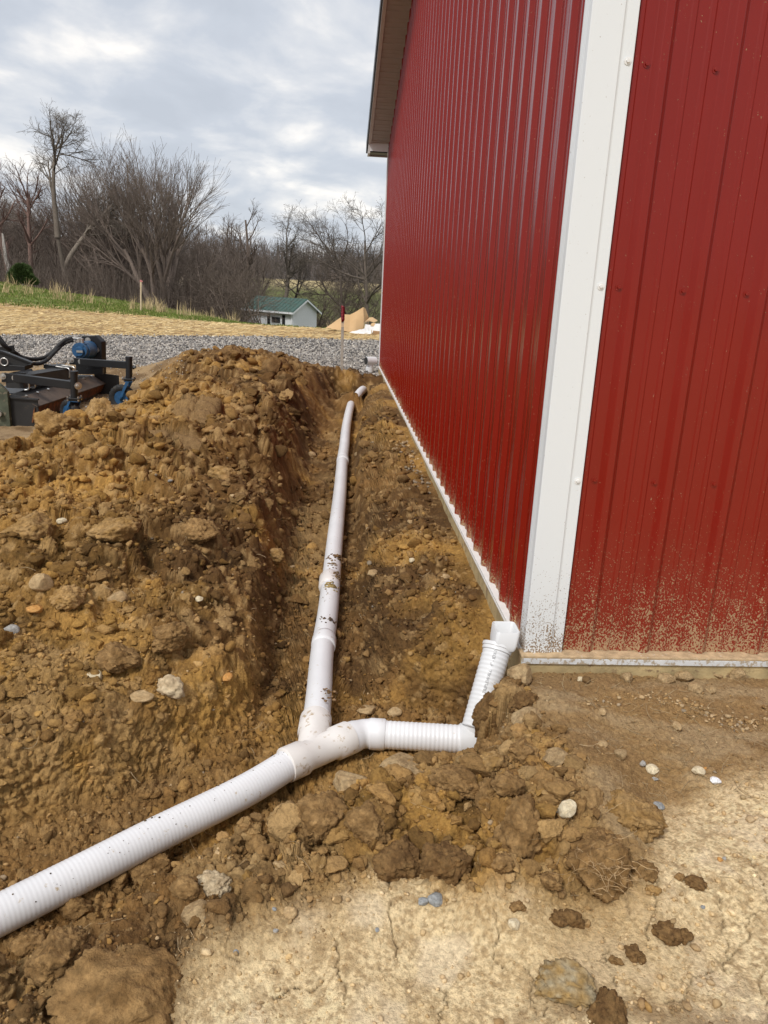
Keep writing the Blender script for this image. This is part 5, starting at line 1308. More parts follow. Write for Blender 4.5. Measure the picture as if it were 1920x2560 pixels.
# right side plate
E0_ = mc(1300, 612, yf_); E1_ = mc(1642, 658, yf_)
m = MB(); m.prism([E0_, E1_, ground(E1_)+np.array([0, 0, .02]), ground(E0_)], (0, .012, 0)); part('side_plate', m, M_black2, bevel=.003)
# top deck
T0 = mc(120, 930, yn_+.05); T1 = mc(290, 955, yn_+.02); T2 = C3+np.array([0, 0, -.002]); T3 = mc(960, 640, yf_)
m = MB(); m.prism([T0, T1, T2, T3], (0, 0, -.012)); part('deck', m, M_black2)
m = MB(); P0 = mc(0, 800, 5.1); P1 = mc(620, 830, 5.3); m.prism([mc(-100, 900, 5.0), mc(400, 905, 5.0), mc(600, 790, 5.9), mc(900, 700, 6.5), mc(250, 690, 6.5)], (0, 0, -.01)); part('deck', m, M_black)
# main cross beam
def beam(p, q, w, h, name, mat, parent=None, bev=.004):
    p = np.array(p); q = np.array(q); t = (q-p)/np.linalg.norm(q-p); u = np.cross(t, (0, 0, 1.)); u /= np.linalg.norm(u); v = np.cross(u, t)
    m = MB(); P = [p+u*sx*w/2+v*sz*h/2 for sx, sz in ((-1, -1), (1, -1), (1, 1), (-1, 1))]
    m.prism(P, q-p); return part(name, m, mat, parent, bevel=bev)
bm0 = mc(200, 745, 4.95); bm1 = mc(900, 620, 6.15)
beam(bm0, bm1, .17, .12, 'cross_beam', M_black2)
q0 = mc(600, 520, 6.0); q1 = mc(950, 560, 6.0)
m = MB(); m.prism([mc(600, 508, 6.0), mc(955, 550, 6.0), mc(955, 590, 6.0), mc(600, 560, 6.0)], (0, .06, 0)); part('clamp_plate', m, M_black, bevel=.003)
m = MB(); m.prism([mc(600, 508, 6.0), mc(865, 492, 6.5), mc(1010, 560, 6.4), mc(955, 550, 6.0)], (0, 0, -.01)); part('clamp_plate', m, M_black)
def ubolt(pts, parent=None):
    m = MB(); m.tube(smooth_path(pts, 5), .0085, 8); return part('u_bolt', m, M_zinc, smooth=True)
ubolt([mc(770, 532, 5.98), mc(860, 545, 5.96), mc(925, 553, 5.94), mc(958, 575, 5.93), mc(964, 620, 5.93), mc(960, 690, 5.93)])
ubolt([mc(850, 515, 6.2), mc(940, 528, 6.18), mc(1000, 535, 6.16), mc(1030, 555, 6.15), mc(1033, 590, 6.15)])
ubolt([mc(395, 745, 4.9), mc(402, 790, 4.9), mc(400, 835, 4.9), mc(380, 855, 4.9), mc(340, 855, 4.9)])
ubolt([mc(480, 755, 5.1), mc(484, 790, 5.1), mc(478, 825, 5.1), mc(440, 835, 5.1)])
# caster arms
def caster(plate, arm0, arm1, post_x, post_t, post_b, yp, yarm, full):
    m = MB(); P = [mc(*p, yarm) for p in plate]; m.prism(P, (0, .02, 0)); pl = part('mounting_plate', m, M_black, bevel=.003)
    for p in full['bolts']: bolt(p[0], p[1], yarm, pl, .024)
    ap = mc(*arm0, yarm-.05); bp_ = mc(*arm1, yp)
    beam(ap, bp_, .05, .075, 'caster_arm', M_black)
    pt_ = mc(post_x[0], post_t, yp); pb_ = mc(post_x[1], post_b, yp)
    m = MB(); m.tube([pt_, pb_], .0335, 20); part('caster_post', m, M_black, smooth='auto')
    m = MB(); m.tube([pt_+np.array([0, 0, .004]), pt_+np.array([0, 0, -.018])], .037, 20); part('post_cap', m, M_black, smooth='auto')
    c = pb_.copy()
    m = MB(); m.box((c[0]-.06, c[1]-.055, c[2]-.012), (c[0]+.06, c[1]+.055, c[2]))
    m.box((c[0]-.05, c[1]-.045, c[2]-.03), (c[0]+.05, c[1]+.045, c[2]-.016)); tp = part('swivel_plate', m, M_black2, bevel=.002)
    for sx in (-1, 1):
        for sy in (-1, 1):
            m = MB(); m.tube([(c[0]+sx*.048, c[1]+sy*.043, c[2]-.028), (c[0]+sx*.048, c[1]+sy*.043, c[2]+.014)], .008, 6); m.build('bolt', M_zinc, tp)
    return c
c_n = caster([(20, 620), (262, 640), (262, 760), (20, 750)], (200, 685), (1000, 790), (1022, 1028), 600, 960, 4.72, 4.95, dict(bolts=[(40, 668), (207, 690)]))
bolt(1080, 800, 4.70, mach, .028, (.6, -.8, 0))
def xf(a, b): return (a*1.6+0, (b-0)*1.6)   # crop2 to crop3b scale
far_y = 5.75
c_f = caster([(962, 408), (1180, 425), (1180, 520), (962, 505)], (1120, 470), ((1100*.2893)/.18083, (780+458*.2893-820)/.18083), ((1115*.2893)/.18083, (1115*.2893)/.18083), (780+388*.2893-820)/.18083, (780+572*.2893-820)/.18083, far_y, 5.95, dict(bolts=[(987, 445), (1118, 463)]))
bolt((1150*.2893)/.18083, (780+478*.2893-820)/.18083, far_y-.03, mach, .018, (1, -.2, 0), M_black)
def wheel(cpost, name, rz, R=.13, off=.07):
    w = empty(name, (cpost[0]+off*math.cos(rz), cpost[1]+off*math.sin(rz), GZM+R))
    w['label'] = ''
    w.parent = mach; w.location = Vector(w.location)-Vector(mach.location)
    del w['label']
    c = Vector(w.location)+Vector(mach.location)
    # tyre: lathe about the axle
    u = np.array([math.cos(rz), math.sin(rz), 0]); ax_ = np.array([-math.sin(rz), math.cos(rz), 0]); c = np.array(c)
    prof = [(.072, -.030), (.085, -.038), (.105, -.042), (.120, -.036), (.128, -.020), (.130, 0), (.128, .020), (.120, .036), (.105, .042), (.085, .038), (.072, .030)]
    n = 72; V_ = []; m = MB()
    for i in range(n):
        a = 2*np.pi*i/n
        for j, (r, o_) in enumerate(prof):
            rr2 = r+(.004*(1 if (i+(j % 2)*2) % 4 < 2 else -1) if r > .11 else 0)
            V_.append(c+(u*math.cos(a)+np.array([0, 0, 1])*math.sin(a))*rr2*R/.13+ax_*o_)
    k_ = len(prof)
    m.add(V_, [(i*k_+j, i*k_+j+1, ((i+1) % n)*k_+j+1, ((i+1) % n)*k_+j) for i in range(n) for j in range(k_-1)])
    t = m.build('tyre', M_rubber, None, smooth='auto')
    m = MB(); m.tube([c-ax_*.033, c-ax_*.030, c-ax_*.012, c+ax_*.012, c+ax_*.030, c+ax_*.033], [.074, .074, .060, .060, .074, .074], 32); m.tube([c-ax_*.05, c+ax_*.05], .022, 16)
    for i in range(5):
        a = i*1.256; q = c+(u*math.cos(a)+np.array([0, 0, 1])*math.sin(a))*.040; m.tube([q-ax_*.018, q+ax_*.018], .006, 6)
    rm = m.build('rim', M_blue, None, smooth='auto')
    m = MB()
    for s_ in (-1, 1):
        top = np.array([cpost[0], cpost[1], cpost[2]-.03])+ax_*s_*.052
        m.prism([top-u*.022, top+u*.016, c+ax_*s_*.056+u*.010, c+ax_*s_*.056-np.array([0, 0, .018]), c+ax_*s_*.056-u*.012], ax_*.006*s_)
        m.tube([c+ax_*s_*.050, c+ax_*s_*.075], .013, 6)
    m.box((cpost[0]-.045, cpost[1]-.045, cpost[2]-.036), (cpost[0]+.045, cpost[1]+.045, cpost[2]-.0305))
    fk = m.build('caster_fork', M_blue, None)
    for o in (t, rm, fk):
        o.data.transform(Matrix.Translation(-Vector(tuple(c)))); o.parent = w
    return w
wheel(c_f, 'caster_wheel', math.radians(172), .14, .085)
wheel(c_n, 'caster_wheel', math.radians(140), .13, .08)
# motor bracket and motor
yb = 6.62
oct_ = [(1045, 640), (1045, 210), (1140, 108), (1318, 104), (1405, 190), (1410, 640)]
m = MB(); m.prism([mc(*p, yb) for p in oct_], (.03, .08, 0)); part('motor_bracket', m, M_black, bevel=.006)
m = MB(); m.prism([mc(1190, 640, yb-.03), mc(1190, 560, yb-.03), mc(1420, 560, yb-.03), mc(1420, 640, yb-.03)], (0, .05, 0)); part('motor_bracket', m, M_black)
mot = empty('hydraulic_motor', tuple(mc(1170, 300, yb-.15))); mot.parent = mach
mot.location = Vector(mot.location)-Vector(mach.location)
ms = []
F0_ = [(1150, 195), (1300, 205), (1308, 395), (1160, 390)]
m = MB(); m.prism([mc(*p, yb-.035) for p in F0_], (0, .034, 0)); ms.append(m.build('flange', M_blue, None, bevel=.006))
m = MB(); a_ = mc(1095, 312, yb-.30); b_ = mc(1235, 295, yb-.03)
m.tube([a_, a_*.75+b_*.25, a_*.74+b_*.26, b_], [.085, .085, .095, .098], 28); ms.append(m.build('motor_body', M_blue, None, smooth='auto'))
m = MB(); m.prism([mc(*p, yb-.29) for p in [(1045, 225), (1155, 215), (1175, 385), (1060, 390), (1035, 350)]], (.03, .09, 0)); ms.append(m.build('port_block', M_blue, None, bevel=.010))
m = MB(); c = mc(1098, 325, yb-.31); m.tube([c, c+np.array([0, -.03, 0])], [.055, .048], 24); ms.append(m.build('end_cap', M_blue, None, smooth='auto'))
m = MB(); c = mc(1100, 325, yb-.345); m.box((c[0]-.034, c[1]-.003, c[2]-.012), (c[0]+.034, c[1], c[2]+.012)); ms.append(m.build('name_plate', M_zinc, None))
for p in ((1052, 265), (1055, 375), (1150, 378), (1145, 240)):
    c = mc(*p, yb-.295); m = MB(); m.tube([c, c+np.array([0, -.015, 0])], .016, 8); ms.append(m.build('bolt', M_blue, None))
for p in ((1270, 238), (1272, 380)):
    c = mc(*p, yb-.036); m = MB(); m.tube([c, c+np.array([0, -.02, 0])], [.022, .014], 8); ms.append(m.build('bolt', M_zinc, None))
for p in ((1090, 210), (1135, 210)):
    c = mc(*p, yb-.25); m = MB(); m.tube([c, c+np.array([0, 0, .05])], .017, 10); ms.append(m.build('fitting', M_zinc, None))
mw_ = Vector(mot.location)+Vector(mach.location)
for o in ms: o.data.transform(Matrix.Translation(-mw_)); o.parent = mot
for p in ((1215, 170), (1335, 305)): bolt(p[0], p[1], yb, mach, .026)
# hoses
def hose(pts, name='hydraulic_hose', r=.021):
    P = [mc(*p) for p in pts]; P = smooth_path(P, 6); m = MB(); m.tube(P, r, 12); return part(name, m, M_rubber, smooth=True)
h1 = hose([(-40, 90, 5.6), (60, 225, 5.6), (160, 320, 5.65), (290, 395, 5.8), (400, 428, 5.9), (530, 428, 6.05), (640, 395, 6.15), (730, 330, 6.22), (820, 235, 6.28), (900, 170, 6.32), (1000, 143, 6.36)])
h2_ = hose([(-40, 150, 5.4), (80, 260, 5.45), (220, 350, 5.6), (330, 430, 5.7), (450, 490, 5.8), (560, 488, 5.95), (650, 440, 6.1), (740, 350, 6.2), (850, 240, 6.3), (930, 190, 6.33), (1010, 165, 6.36)])
def fitting(pts, par):
    m = MB(); m.tube(smooth_path([mc(*p) for p in pts], 5), .015, 10); m.build('hose_end', M_zinc, par, smooth=True)
fitting([(1000, 143, 6.36), (1060, 148, 6.37), (1090, 165, 6.37), (1095, 205, 6.37)], mach)
fitting([(1080, 150, 6.38), (1120, 150, 6.40), (1140, 175, 6.40), (1140, 210, 6.39)], mach)
# tilted quick-attach frame at the left edge
yq = 5.2
m = MB(); m.prism([mc(-60, 300, yq), mc(60, 335, yq), mc(445, 485, yq), mc(335, 530, yq), (mc(-60, 500, yq))], (-.01, .03, 0)); part('quick_attach_plate', m, M_black2)
m = MB(); m.prism([mc(-60, 502, yq-.03), mc(345, 528, yq-.03), mc(345, 588, yq-.03), mc(-60, 600, yq-.03)], (0, .06, 0)); part('quick_attach_frame', m, M_black, bevel=.003)
m = MB(); m.prism([mc(345, 528, yq-.03), mc(458, 490, yq+.05), mc(458, 545, yq+.05), mc(345, 588, yq-.03)], (-.02, .04, 0)); part('quick_attach_frame', m, M_black, bevel=.003)
m = MB(); m.prism([mc(-60, 300, yq-.02), mc(55, 330, yq-.02), mc(440, 480, yq-.02), mc(440, 500, yq-.02), mc(55, 352, yq-.02), mc(-60, 325, yq-.02)], (0, .06, 0)); part('quick_attach_frame', m, M_black)
m = MB(); m.prism([mc(-60, 270, 5.5), mc(183, 240, 5.5), mc(188, 335, 5.5), mc(-60, 330, 5.5)], (0, .03, 0)); part('quick_attach_frame', m, M_black)
c = mc(60, 468, yq-.03); m = MB(); ring = [c+np.array([math.cos(a)*.036, -.004, math.sin(a)*.036]) for a in np.linspace(0, 6.283, 17)]; m.tube(ring, .007, 8, caps=False); part('lynch_ring', m, M_zinc, smooth=True)
m = MB(); m.prism([mc(130, 620, 5.0), mc(290, 630, 5.0), mc(460, 600, 5.6), mc(440, 560, 5.6)], (0, 0, -.02)); part('stiffener', m, M_black)

# ------------------------------------------------------------------ stakes
def stake(p, top, w, name, lab, cat, mat, tops=None):
    e_ = empty(name, tuple(p)); tag(e_, lab, cat)
    p = np.array(p); top = np.array(top)
    m = MB(); P = [p+np.array([sx*w/2, sy*w*.4, -.12]) for sx, sy in ((-1, -1), (1, -1), (1, 1), (-1, 1))]
    m.prism(P, top-p+np.array([0, 0, .12])); m.build('post', mat, e_, bevel=w*.08)
    return e_
sb_ = aty(738*DS, 806*DS, 9.6); stp = aty(741*DS, 665*DS, 9.6); sb_[2] = hz(sb_[0], sb_[1])
s1 = stake(sb_, stp, .042, 'marker_stake', 'weathered grey stake with dark red tape round its top', 'stake', M_stake)
m = MB(); tp = stp-sb_; rs = np.random.default_rng(5)
for i in range(9):
    t = 1.01-i*.022; c = sb_+tp*t; a = rs.uniform(-.3, .3)
    m.tube([c+np.array([-.024, -.012, .012+a*.02]), c+np.array([0, -.022, 0]), c+np.array([.024, -.012, -.012])], [.012, .017, .012], 8)
m.prism([sb_+tp*.84+np.array([-.024, -.02, 0]), sb_+tp*.84+np.array([.005, -.022, 0]), sb_+tp*.80+np.array([0, -.028, 0]), sb_+tp*.79+np.array([-.02, -.025, 0])], (0, .004, 0))
m.tube([sb_+tp*.80, sb_+tp*1.0], .0235, 10)
m.build('tape', M_redflag, s1, smooth=True)
m = MB(); c = sb_+tp*.745; m.box((c[0]-.022, c[1]-.018, c[2]-.03), (c[0]+.022, c[1]+.018, c[2]+.03)); m.build('wrap', M_stake_p, s1)
yS = 31.0
b0 = aty(303.5*DS, 668*DS, yS); t0 = aty(304.5*DS, 606*DS, yS); b0[2] = hz(b0[0], b0[1])
s2 = stake(b0, t0, .055, 'marker_stake', 'pale wooden stake with a pink top standing on the grass bank', 'stake', M_stake_p)
m = MB(); m.box((t0[0]-.034, t0[1]-.03, t0[2]-.05), (t0[0]+.034, t0[1]+.03, t0[2]+.02)); m.prism([t0+np.array([.03, -.03, 0]), t0+np.array([.08, -.03, -.02]), t0+np.array([.07, -.03, -.06]), t0+np.array([.03, -.03, -.04])], (0, .01, 0)); m.build('tape', M_pink, s2)

# ------------------------------------------------------------------ cardboard and plastic heap
def ac(a, b, y): return aty(780+a*.12055, 740+b*.12055, y)
def sheet(name, grid, mat, lab, cat, th=.012, crumple=.0, seed=0, par=None):
    """grid: rows of points (lists of equal length), refined bilinearly, given thickness"""
    G = np.array(grid, float); nr, nc = G.shape[:2]; K = 6
    rows = np.linspace(0, nr-1, (nr-1)*K+1); cols = np.linspace(0, nc-1, (nc-1)*K+1)
    out = np.zeros((len(rows), len(cols), 3))
    for i, r in enumerate(rows):
        for j, c in enumerate(cols):
            a = min(int(r), nr-2); b = min(int(c), nc-2); u = r-a; v = c-b
            out[i, j] = G[a, b]*(1-u)*(1-v)+G[a+1, b]*u*(1-v)+G[a, b+1]*(1-u)*v+G[a+1, b+1]*u*v
    if crumple:
        P = out.reshape(-1, 3); d = vn3(P*7+seed, 60+seed)+.5*vn3(P*16, 61+seed); out = (P+np.stack([d*.2, -np.abs(d)*.8, d*.6], 1)*crumple).reshape(out.shape)
    R, C2 = out.shape[:2]; V1 = out.reshape(-1, 3); V2 = V1+np.array([0, th, 0])
    m = MB(); fs = []
    for i in range(R-1):
        for j in range(C2-1):
            q = (i*C2+j, i*C2+j+1, (i+1)*C2+j+1, (i+1)*C2+j); fs.append(q); fs.append(tuple(R*C2+k_ for k_ in q[::-1]))
    bd = [(0, j) for j in range(C2)]+[(i, C2-1) for i in range(1, R)]+[(R-1, j) for j in range(C2-2, -1, -1)]+[(i, 0) for i in range(R-2, 0, -1)]
    ids = [i*C2+j for i, j in bd]
    for a, b in zip(ids, ids[1:]+ids[:1]): fs.append((b, a, R*C2+a, R*C2+b))
    m.add(list(V1)+list(V2), fs); o = m.build(name, mat, par, smooth='auto')
    if lab: tag(o, lab, cat)
    return o
yc_ = 20.5
sheet('cardboard_sheet', [[ac(290, 655, yc_+.3), ac(600, 440, yc_+.1), ac(670, 378, yc_), ac(790, 385, yc_), ac(900, 330, yc_), ac(1060, 232, yc_), ac(1085, 240, yc_+.05)],
                          [ac(295, 658, yc_+.2), ac(570, 560, yc_-.05), ac(680, 520, yc_-.15), ac(790, 530, yc_-.1), ac(900, 500, yc_-.18), ac(1075, 440, yc_-.1), ac(1085, 450, yc_)],
                          [ac(300, 662, yc_+.1), ac(560, 700, yc_-.2), ac(680, 725, yc_-.3), ac(780, 748, yc_-.3), ac(900, 720, yc_-.3), ac(1062, 680, yc_-.2), ac(1070, 680, yc_-.1)]],
      M_card, 'large folded sheet of tan cardboard propped up in a peak', 'cardboard', crumple=.02)
sheet('cardboard_flap', [[ac(1062, 230, yc_+.02), ac(1110, 260, yc_+.2)], [ac(1078, 400, yc_), ac(1175, 440, yc_+.3)], [ac(1078, 545, yc_-.05), ac(1140, 500, yc_+.3)]], M_card, 'side flap of the peaked cardboard folded back to the right', 'cardboard')
sheet('cardboard_piece', [[ac(1090, 548, yc_+.3), ac(1190, 445, yc_+.7), ac(1260, 440, yc_+.7), ac(1360, 505, yc_+.6)], [ac(1095, 552, yc_+.1), ac(1200, 520, yc_+.2), ac(1280, 548, yc_+.1), ac(1350, 520, yc_+.3)]], M_card, 'curled tan cardboard piece lying on the heap behind the plastic', 'cardboard')
sheet('cardboard_piece', [[ac(1240, 560, yc_), ac(1320, 555, yc_)], [ac(1210, 610, yc_-.1), ac(1280, 630, yc_-.1)]], M_card, 'small tilted square of cardboard on the white plastic', 'cardboard')
sheet('plastic_film', [[ac(760, 745, yc_-.4), ac(900, 715, yc_-.4), ac(1080, 690, yc_-.3), ac(1100, 600, yc_), ac(1260, 600, yc_), ac(1420, 570, yc_)],
                       [ac(765, 752, yc_-.5), ac(950, 790, yc_-.6), ac(1120, 805, yc_-.6), ac(1220, 790, yc_-.5), ac(1330, 740, yc_-.4), ac(1430, 720, yc_-.3)]], M_film, 'crumpled white plastic film spread at the foot of the cardboard', 'plastic', crumple=.10, seed=3)
bx = empty('cardboard_box', tuple(ac(1340, 850, yc_-.5))); tag(bx, 'torn open cardboard box lying right of the plastic by the barn', 'box')
m = MB(); m.prism([ac(1260, 720, yc_-.5), ac(1450, 740, yc_-.5), ac(1450, 860, yc_-.5), ac(1290, 850, yc_-.5)], (0, .25, .0)); m.build('box_body', M_card_d, bx, bevel=.01)
m = MB(); m.prism([ac(1220, 700, yc_-.65), ac(1236, 700, yc_-.65), ac(1262, 850, yc_-.65), ac(1244, 855, yc_-.65)], (0, .02, 0)); m.build('torn_strip', M_stake_p, bx)
m = MB(); c = ac(1370, 640, yc_+.1); m.box((c[0]-.12, c[1], c[2]-.12), (c[0]+.3, c[1]+.25, c[2]+.08)); o = m.build('styrofoam_block', M_siding, None, bevel=.01); tag(o, 'white block half hidden behind the barn corner in the rubbish heap', 'packaging')

# ------------------------------------------------------------------ small shed
def dxr(a): return float(np.interp(a, [0, 305, 600, 690, 830], [-.405, -.236, -.0706, -.0187, .062]))
def hz0(a): return np.interp(a, [0, 830], [579.5, 609])     # display y of the horizon
def world_at(a, dist):   # ground position for a display column at a given forward distance
    y = dist+CAM[1]; x = CAM[0]+dxr(a)*dist; return x, y
D = 60.0
x, y = world_at(632, D)
k_ = DS/FPX
def zat(a, b, dist): return float(aty(a*DS, b*DS, dist+CAM[1])[2])
z_eave = zat(632, 694-27, D)-.12
z_ridge = zat(600, 646, D+1.2)
rz = math.radians(48)
shed = empty('garden_shed', (x, y, z_eave-2.1), rz); tag(shed, 'small white sided shed with green metal roof beyond the grass bank', 'shed')
sw, sl, wh = 2.6, 5.1, 2.1       # gable width runs along local +x, long wall along local -y rotated
rise = .80
def shp(m, name, mat, par=shed, **kw):
    # geometry given in local coordinates of the shed
    Mx = Matrix.Translation(shed.location) @ Matrix.Rotation(rz, 4, 'Z')
    m.v = [tuple(Mx @ Vector(v)) for v in m.v]
    return m.build(name, mat, par, **kw)
# local frame: corner at origin, gable wall along +x (towards right/back), long wall along +y (towards left/back)
nb = 12
for i in range(nb):
    z0, z1 = wh*i/nb, wh*(i+1)/nb
    m = MB(); m.prism([(0, .0, z0), (sw, .0, z0), (sw, 0.0, z1), (0, 0.0, z1)], (0, .03, 0)); m.v = [(a, b-(.012 if c == z0 else 0), c) for a, b, c in m.v]; shp(m, 'siding_board', M_siding)
    m = MB(); m.prism([(0, 0, z0), (0, sl, z0), (0, sl, z1), (0, 0, z1)], (.03, 0, 0)); m.v = [(a-(.012 if c == z0 else 0), b, c) for a, b, c in m.v]; shp(m, 'siding_board', M_siding)
m = MB(); m.prism([(0, .01, wh), (sw, .01, wh), (sw/2, .01, wh+rise)], (0, .05, 0)); shp(m, 'gable', M_siding)
m = MB(); m.box((.04, .05, 0), (sw-.04, sl-.04, wh)); shp(m, 'core', M_siding)
ov = .28
for s_ in (0, 1):
    P = [(-ov, -ov, wh-ov*rise/(sw/2)), (sw/2, -ov, wh+rise), (sw/2, sl+ov, wh+rise), (-ov, sl+ov, wh-ov*rise/(sw/2))]
    if s_: P = [(sw-a, b, c) for a, b, c in P]
    m = MB(); m.prism(P, (0, 0, .05)); rf = shp(m, 'roof_slope', M_green_roof)
    for j in range(14):
        yy = -ov+.1+j*(sl+2*ov-.2)/13
        e0 = np.array([-ov, yy, wh-ov*rise/(sw/2)+.05]); e1_ = np.array([sw/2, yy, wh+rise+.05])
        if s_: e0[0] = sw-e0[0]; e1_[0] = sw-e1_[0]
        m = MB(); m.prism([e0+(0, -.02, 0), e0+(0, .02, 0), e0+(0, .015, .035), e0+(0, -.015, .035)], e1_-e0); shp(m, 'roof_rib', M_green_roof, rf)
m = MB(); m.box((-ov-.07, -ov, wh-ov*rise/(sw/2)-.10), (-ov, sl+ov, wh-ov*rise/(sw/2)+.03)); shp(m, 'gutter', M_siding)
m = MB(); m.tube([(-.06, .05, wh-.1), (-.06, .05, .1)], .04, 8); shp(m, 'downspout', M_siding)
for s_ in (0, 1):
    P = [(-ov, -ov-.015, wh-ov*rise/(sw/2)-.13), (sw/2, -ov-.015, wh+rise-.13), (sw/2, -ov-.015, wh+rise), (-ov, -ov-.015, wh-ov*rise/(sw/2))]
    if s_: P = [(sw-a, b, c) for a, b, c in P]
    m = MB(); m.prism(P, (0, .03, 0)); shp(m, 'barge_board', M_siding)
for (y0, y1, z0_, z1_) in ((.72, 1.12, .9, 1.75), (1.25, 2.25, 1.05, 1.55), (2.35, 2.75, .9, 1.75)):
    m = MB(); m.box((-.035, y0, z0_), (-.014, y1, z1_)); wv_ = shp(m, 'window', M_siding)
    m = MB(); m.box((-.05, y0+.04, z0_+.04), (-.037, y1-.04, z1_-.04)); shp(m, 'pane', M_glass, wv_)

# ------------------------------------------------------------------ trees
def tree_mesh(seed, height, trunk_r, kind):
    """lists of (points, radii) from a branching walk"""
    rs = np.random.default_rng(seed); T = []; B = []
    def walk(p, d, L_, r0, r1, n, wob, up):
        pts = [p.copy()]; rad = [r0]; dirs = [d.copy()]
        for i in range(n):
            d = d+rs.normal(0, wob, 3)+np.array([0, 0, up]); d /= np.linalg.norm(d)
            p = p+d*L_/n; pts.append(p.copy()); rad.append(r0+(r1-r0)*(i+1)/n); dirs.append(d.copy())
        return pts, rad, dirs
    def grow(p, d, L_, r, lev, maxlev, cfg):
        n = 5 if lev < 2 else (4 if lev < 3 else 3)
        pts, rad, dirs = walk(p, d, L_, r, max(r*.35, .007), n, cfg['wob'][min(lev, 3)], cfg['up'][min(lev, 3)])
        (T if lev == 0 else B).append((pts, rad, lev))
        if lev >= maxlev: return
        nc = cfg['kids'][lev]
        nc = int(rs.poisson(nc*.3)+nc*.7+.5)
        for i in range(nc):
            t = rs.uniform(cfg['from'][lev], 1)**.8; j = t*n; a = min(int(j), n-1); f = j-a
            q = pts[a]*(1-f)+pts[a+1]*f; dd = dirs[min(a+1, n)]; rr_ = (rad[a]*(1-f)+rad[a+1]*f)
            ax_ = np.cross(dd, rs.normal(0, 1, 3)); ax_ /= np.linalg.norm(ax_)
            an = math.radians(rs.uniform(*cfg['ang'][lev]))
            nd_ = dd*math.cos(an)+np.cross(ax_, dd)*math.sin(an)+ax_*np.dot(ax_, dd)*(1-math.cos(an))
            grow(q, nd_, L_*rs.uniform(*cfg['len'][lev])*(1.15-.45*t), rr_*rs.uniform(.5, .75), lev+1, maxlev, cfg)
    H_ = height
    if kind == 'vase':
        for i in range(5):
            a = i*1.26+rs.uniform(-.3, .3); d = np.array([math.cos(a)*.30, math.sin(a)*.30, 1]); d /= np.linalg.norm(d)
            grow(np.array([math.cos(a)*.25, math.sin(a)*.25, -.3]), d, H_*.42, trunk_r*.7, 0, 4,
                 dict(kids=[6, 6, 5, 3], ang=[(12, 32), (12, 30), (12, 30), (12, 35)], len=[(.75, 1.15), (.65, .95), (.5, .8), (.4, .7)], wob=[.07, .07, .07, .08], up=[.02, .05, .04, .02], **{'from': [.35, .15, .12, .1]}))
    elif kind == 'tall':
        grow(np.array([0, 0, -.3]), np.array([-.10, 0, 1.]), H_*.42, trunk_r, 0, 0, dict(kids=[0], ang=[(0, 1)], len=[(1, 1)], wob=[.03]*4, up=[.05]*4, **{'from': [0]}))
        top = T[-1][0][3]; top2 = T[-1][0][5]
        cfg = dict(kids=[9, 7, 6, 4], ang=[(25, 60), (25, 65), (25, 65), (25, 60)], len=[(.45, .70), (.5, .8), (.45, .7), (.4, .7)], wob=[.10, .16, .18, .2], up=[.06, .03, .02, .01], **{'from': [.35, .2, .15, .1]})
        T2 = T; 
        grow(top2, np.array([-.24, 0, 1.]), H_*.52, trunk_r*.66, 0, 4, cfg)
        grow(top, np.array([.42, .1, 1.]), H_*.50, trunk_r*.6, 0, 4, cfg)
    elif kind == 'spread':
        grow(np.array([0, 0, -.3]), np.array([.05, 0, 1.]), H_*.62, trunk_r*.8, 0, 4,
             dict(kids=[11, 7, 6, 4], ang=[(35, 75), (25, 60), (25, 60), (25, 60)], len=[(.45, .8), (.5, .75), (.45, .7), (.4, .7)], wob=[.08, .14, .17, .2], up=[.05, .08, .04, .01], **{'from': [.25, .2, .15, .1]}))
    elif kind == 'thin':
        grow(np.array([0, 0, -.3]), np.array([rs.normal(0, .06), 0, 1.]), H_*.85, trunk_r, 0, 3,
             dict(kids=[13, 5, 4], ang=[(20, 50), (20, 50), (20, 50)], len=[(.22, .42), (.4, .7), (.4, .7)], wob=[.05, .10, .12, .15], up=[.04, .10, .05, .01], **{'from': [.22, .2, .1]}))
    elif kind == 'thicket':
        for i in range(12):
            a = rs.uniform(0, 6.28); d = np.array([math.cos(a)*rs.uniform(.2, 1.1), math.sin(a)*.6, 1]); d /= np.linalg.norm(d)
            grow(np.array([rs.normal(0, .5), rs.normal(0, .5), -.2]), d, H_*.62, trunk_r, 0, 3,
                 dict(kids=[5, 4, 3], ang=[(20, 60), (20, 60), (20, 70)], len=[(.45, .8), (.4, .8), (.4, .8)], wob=[.14, .16, .2, .2], up=[-.04, -.02, 0, 0], **{'from': [.2, .2, .1]}))
    return T, B
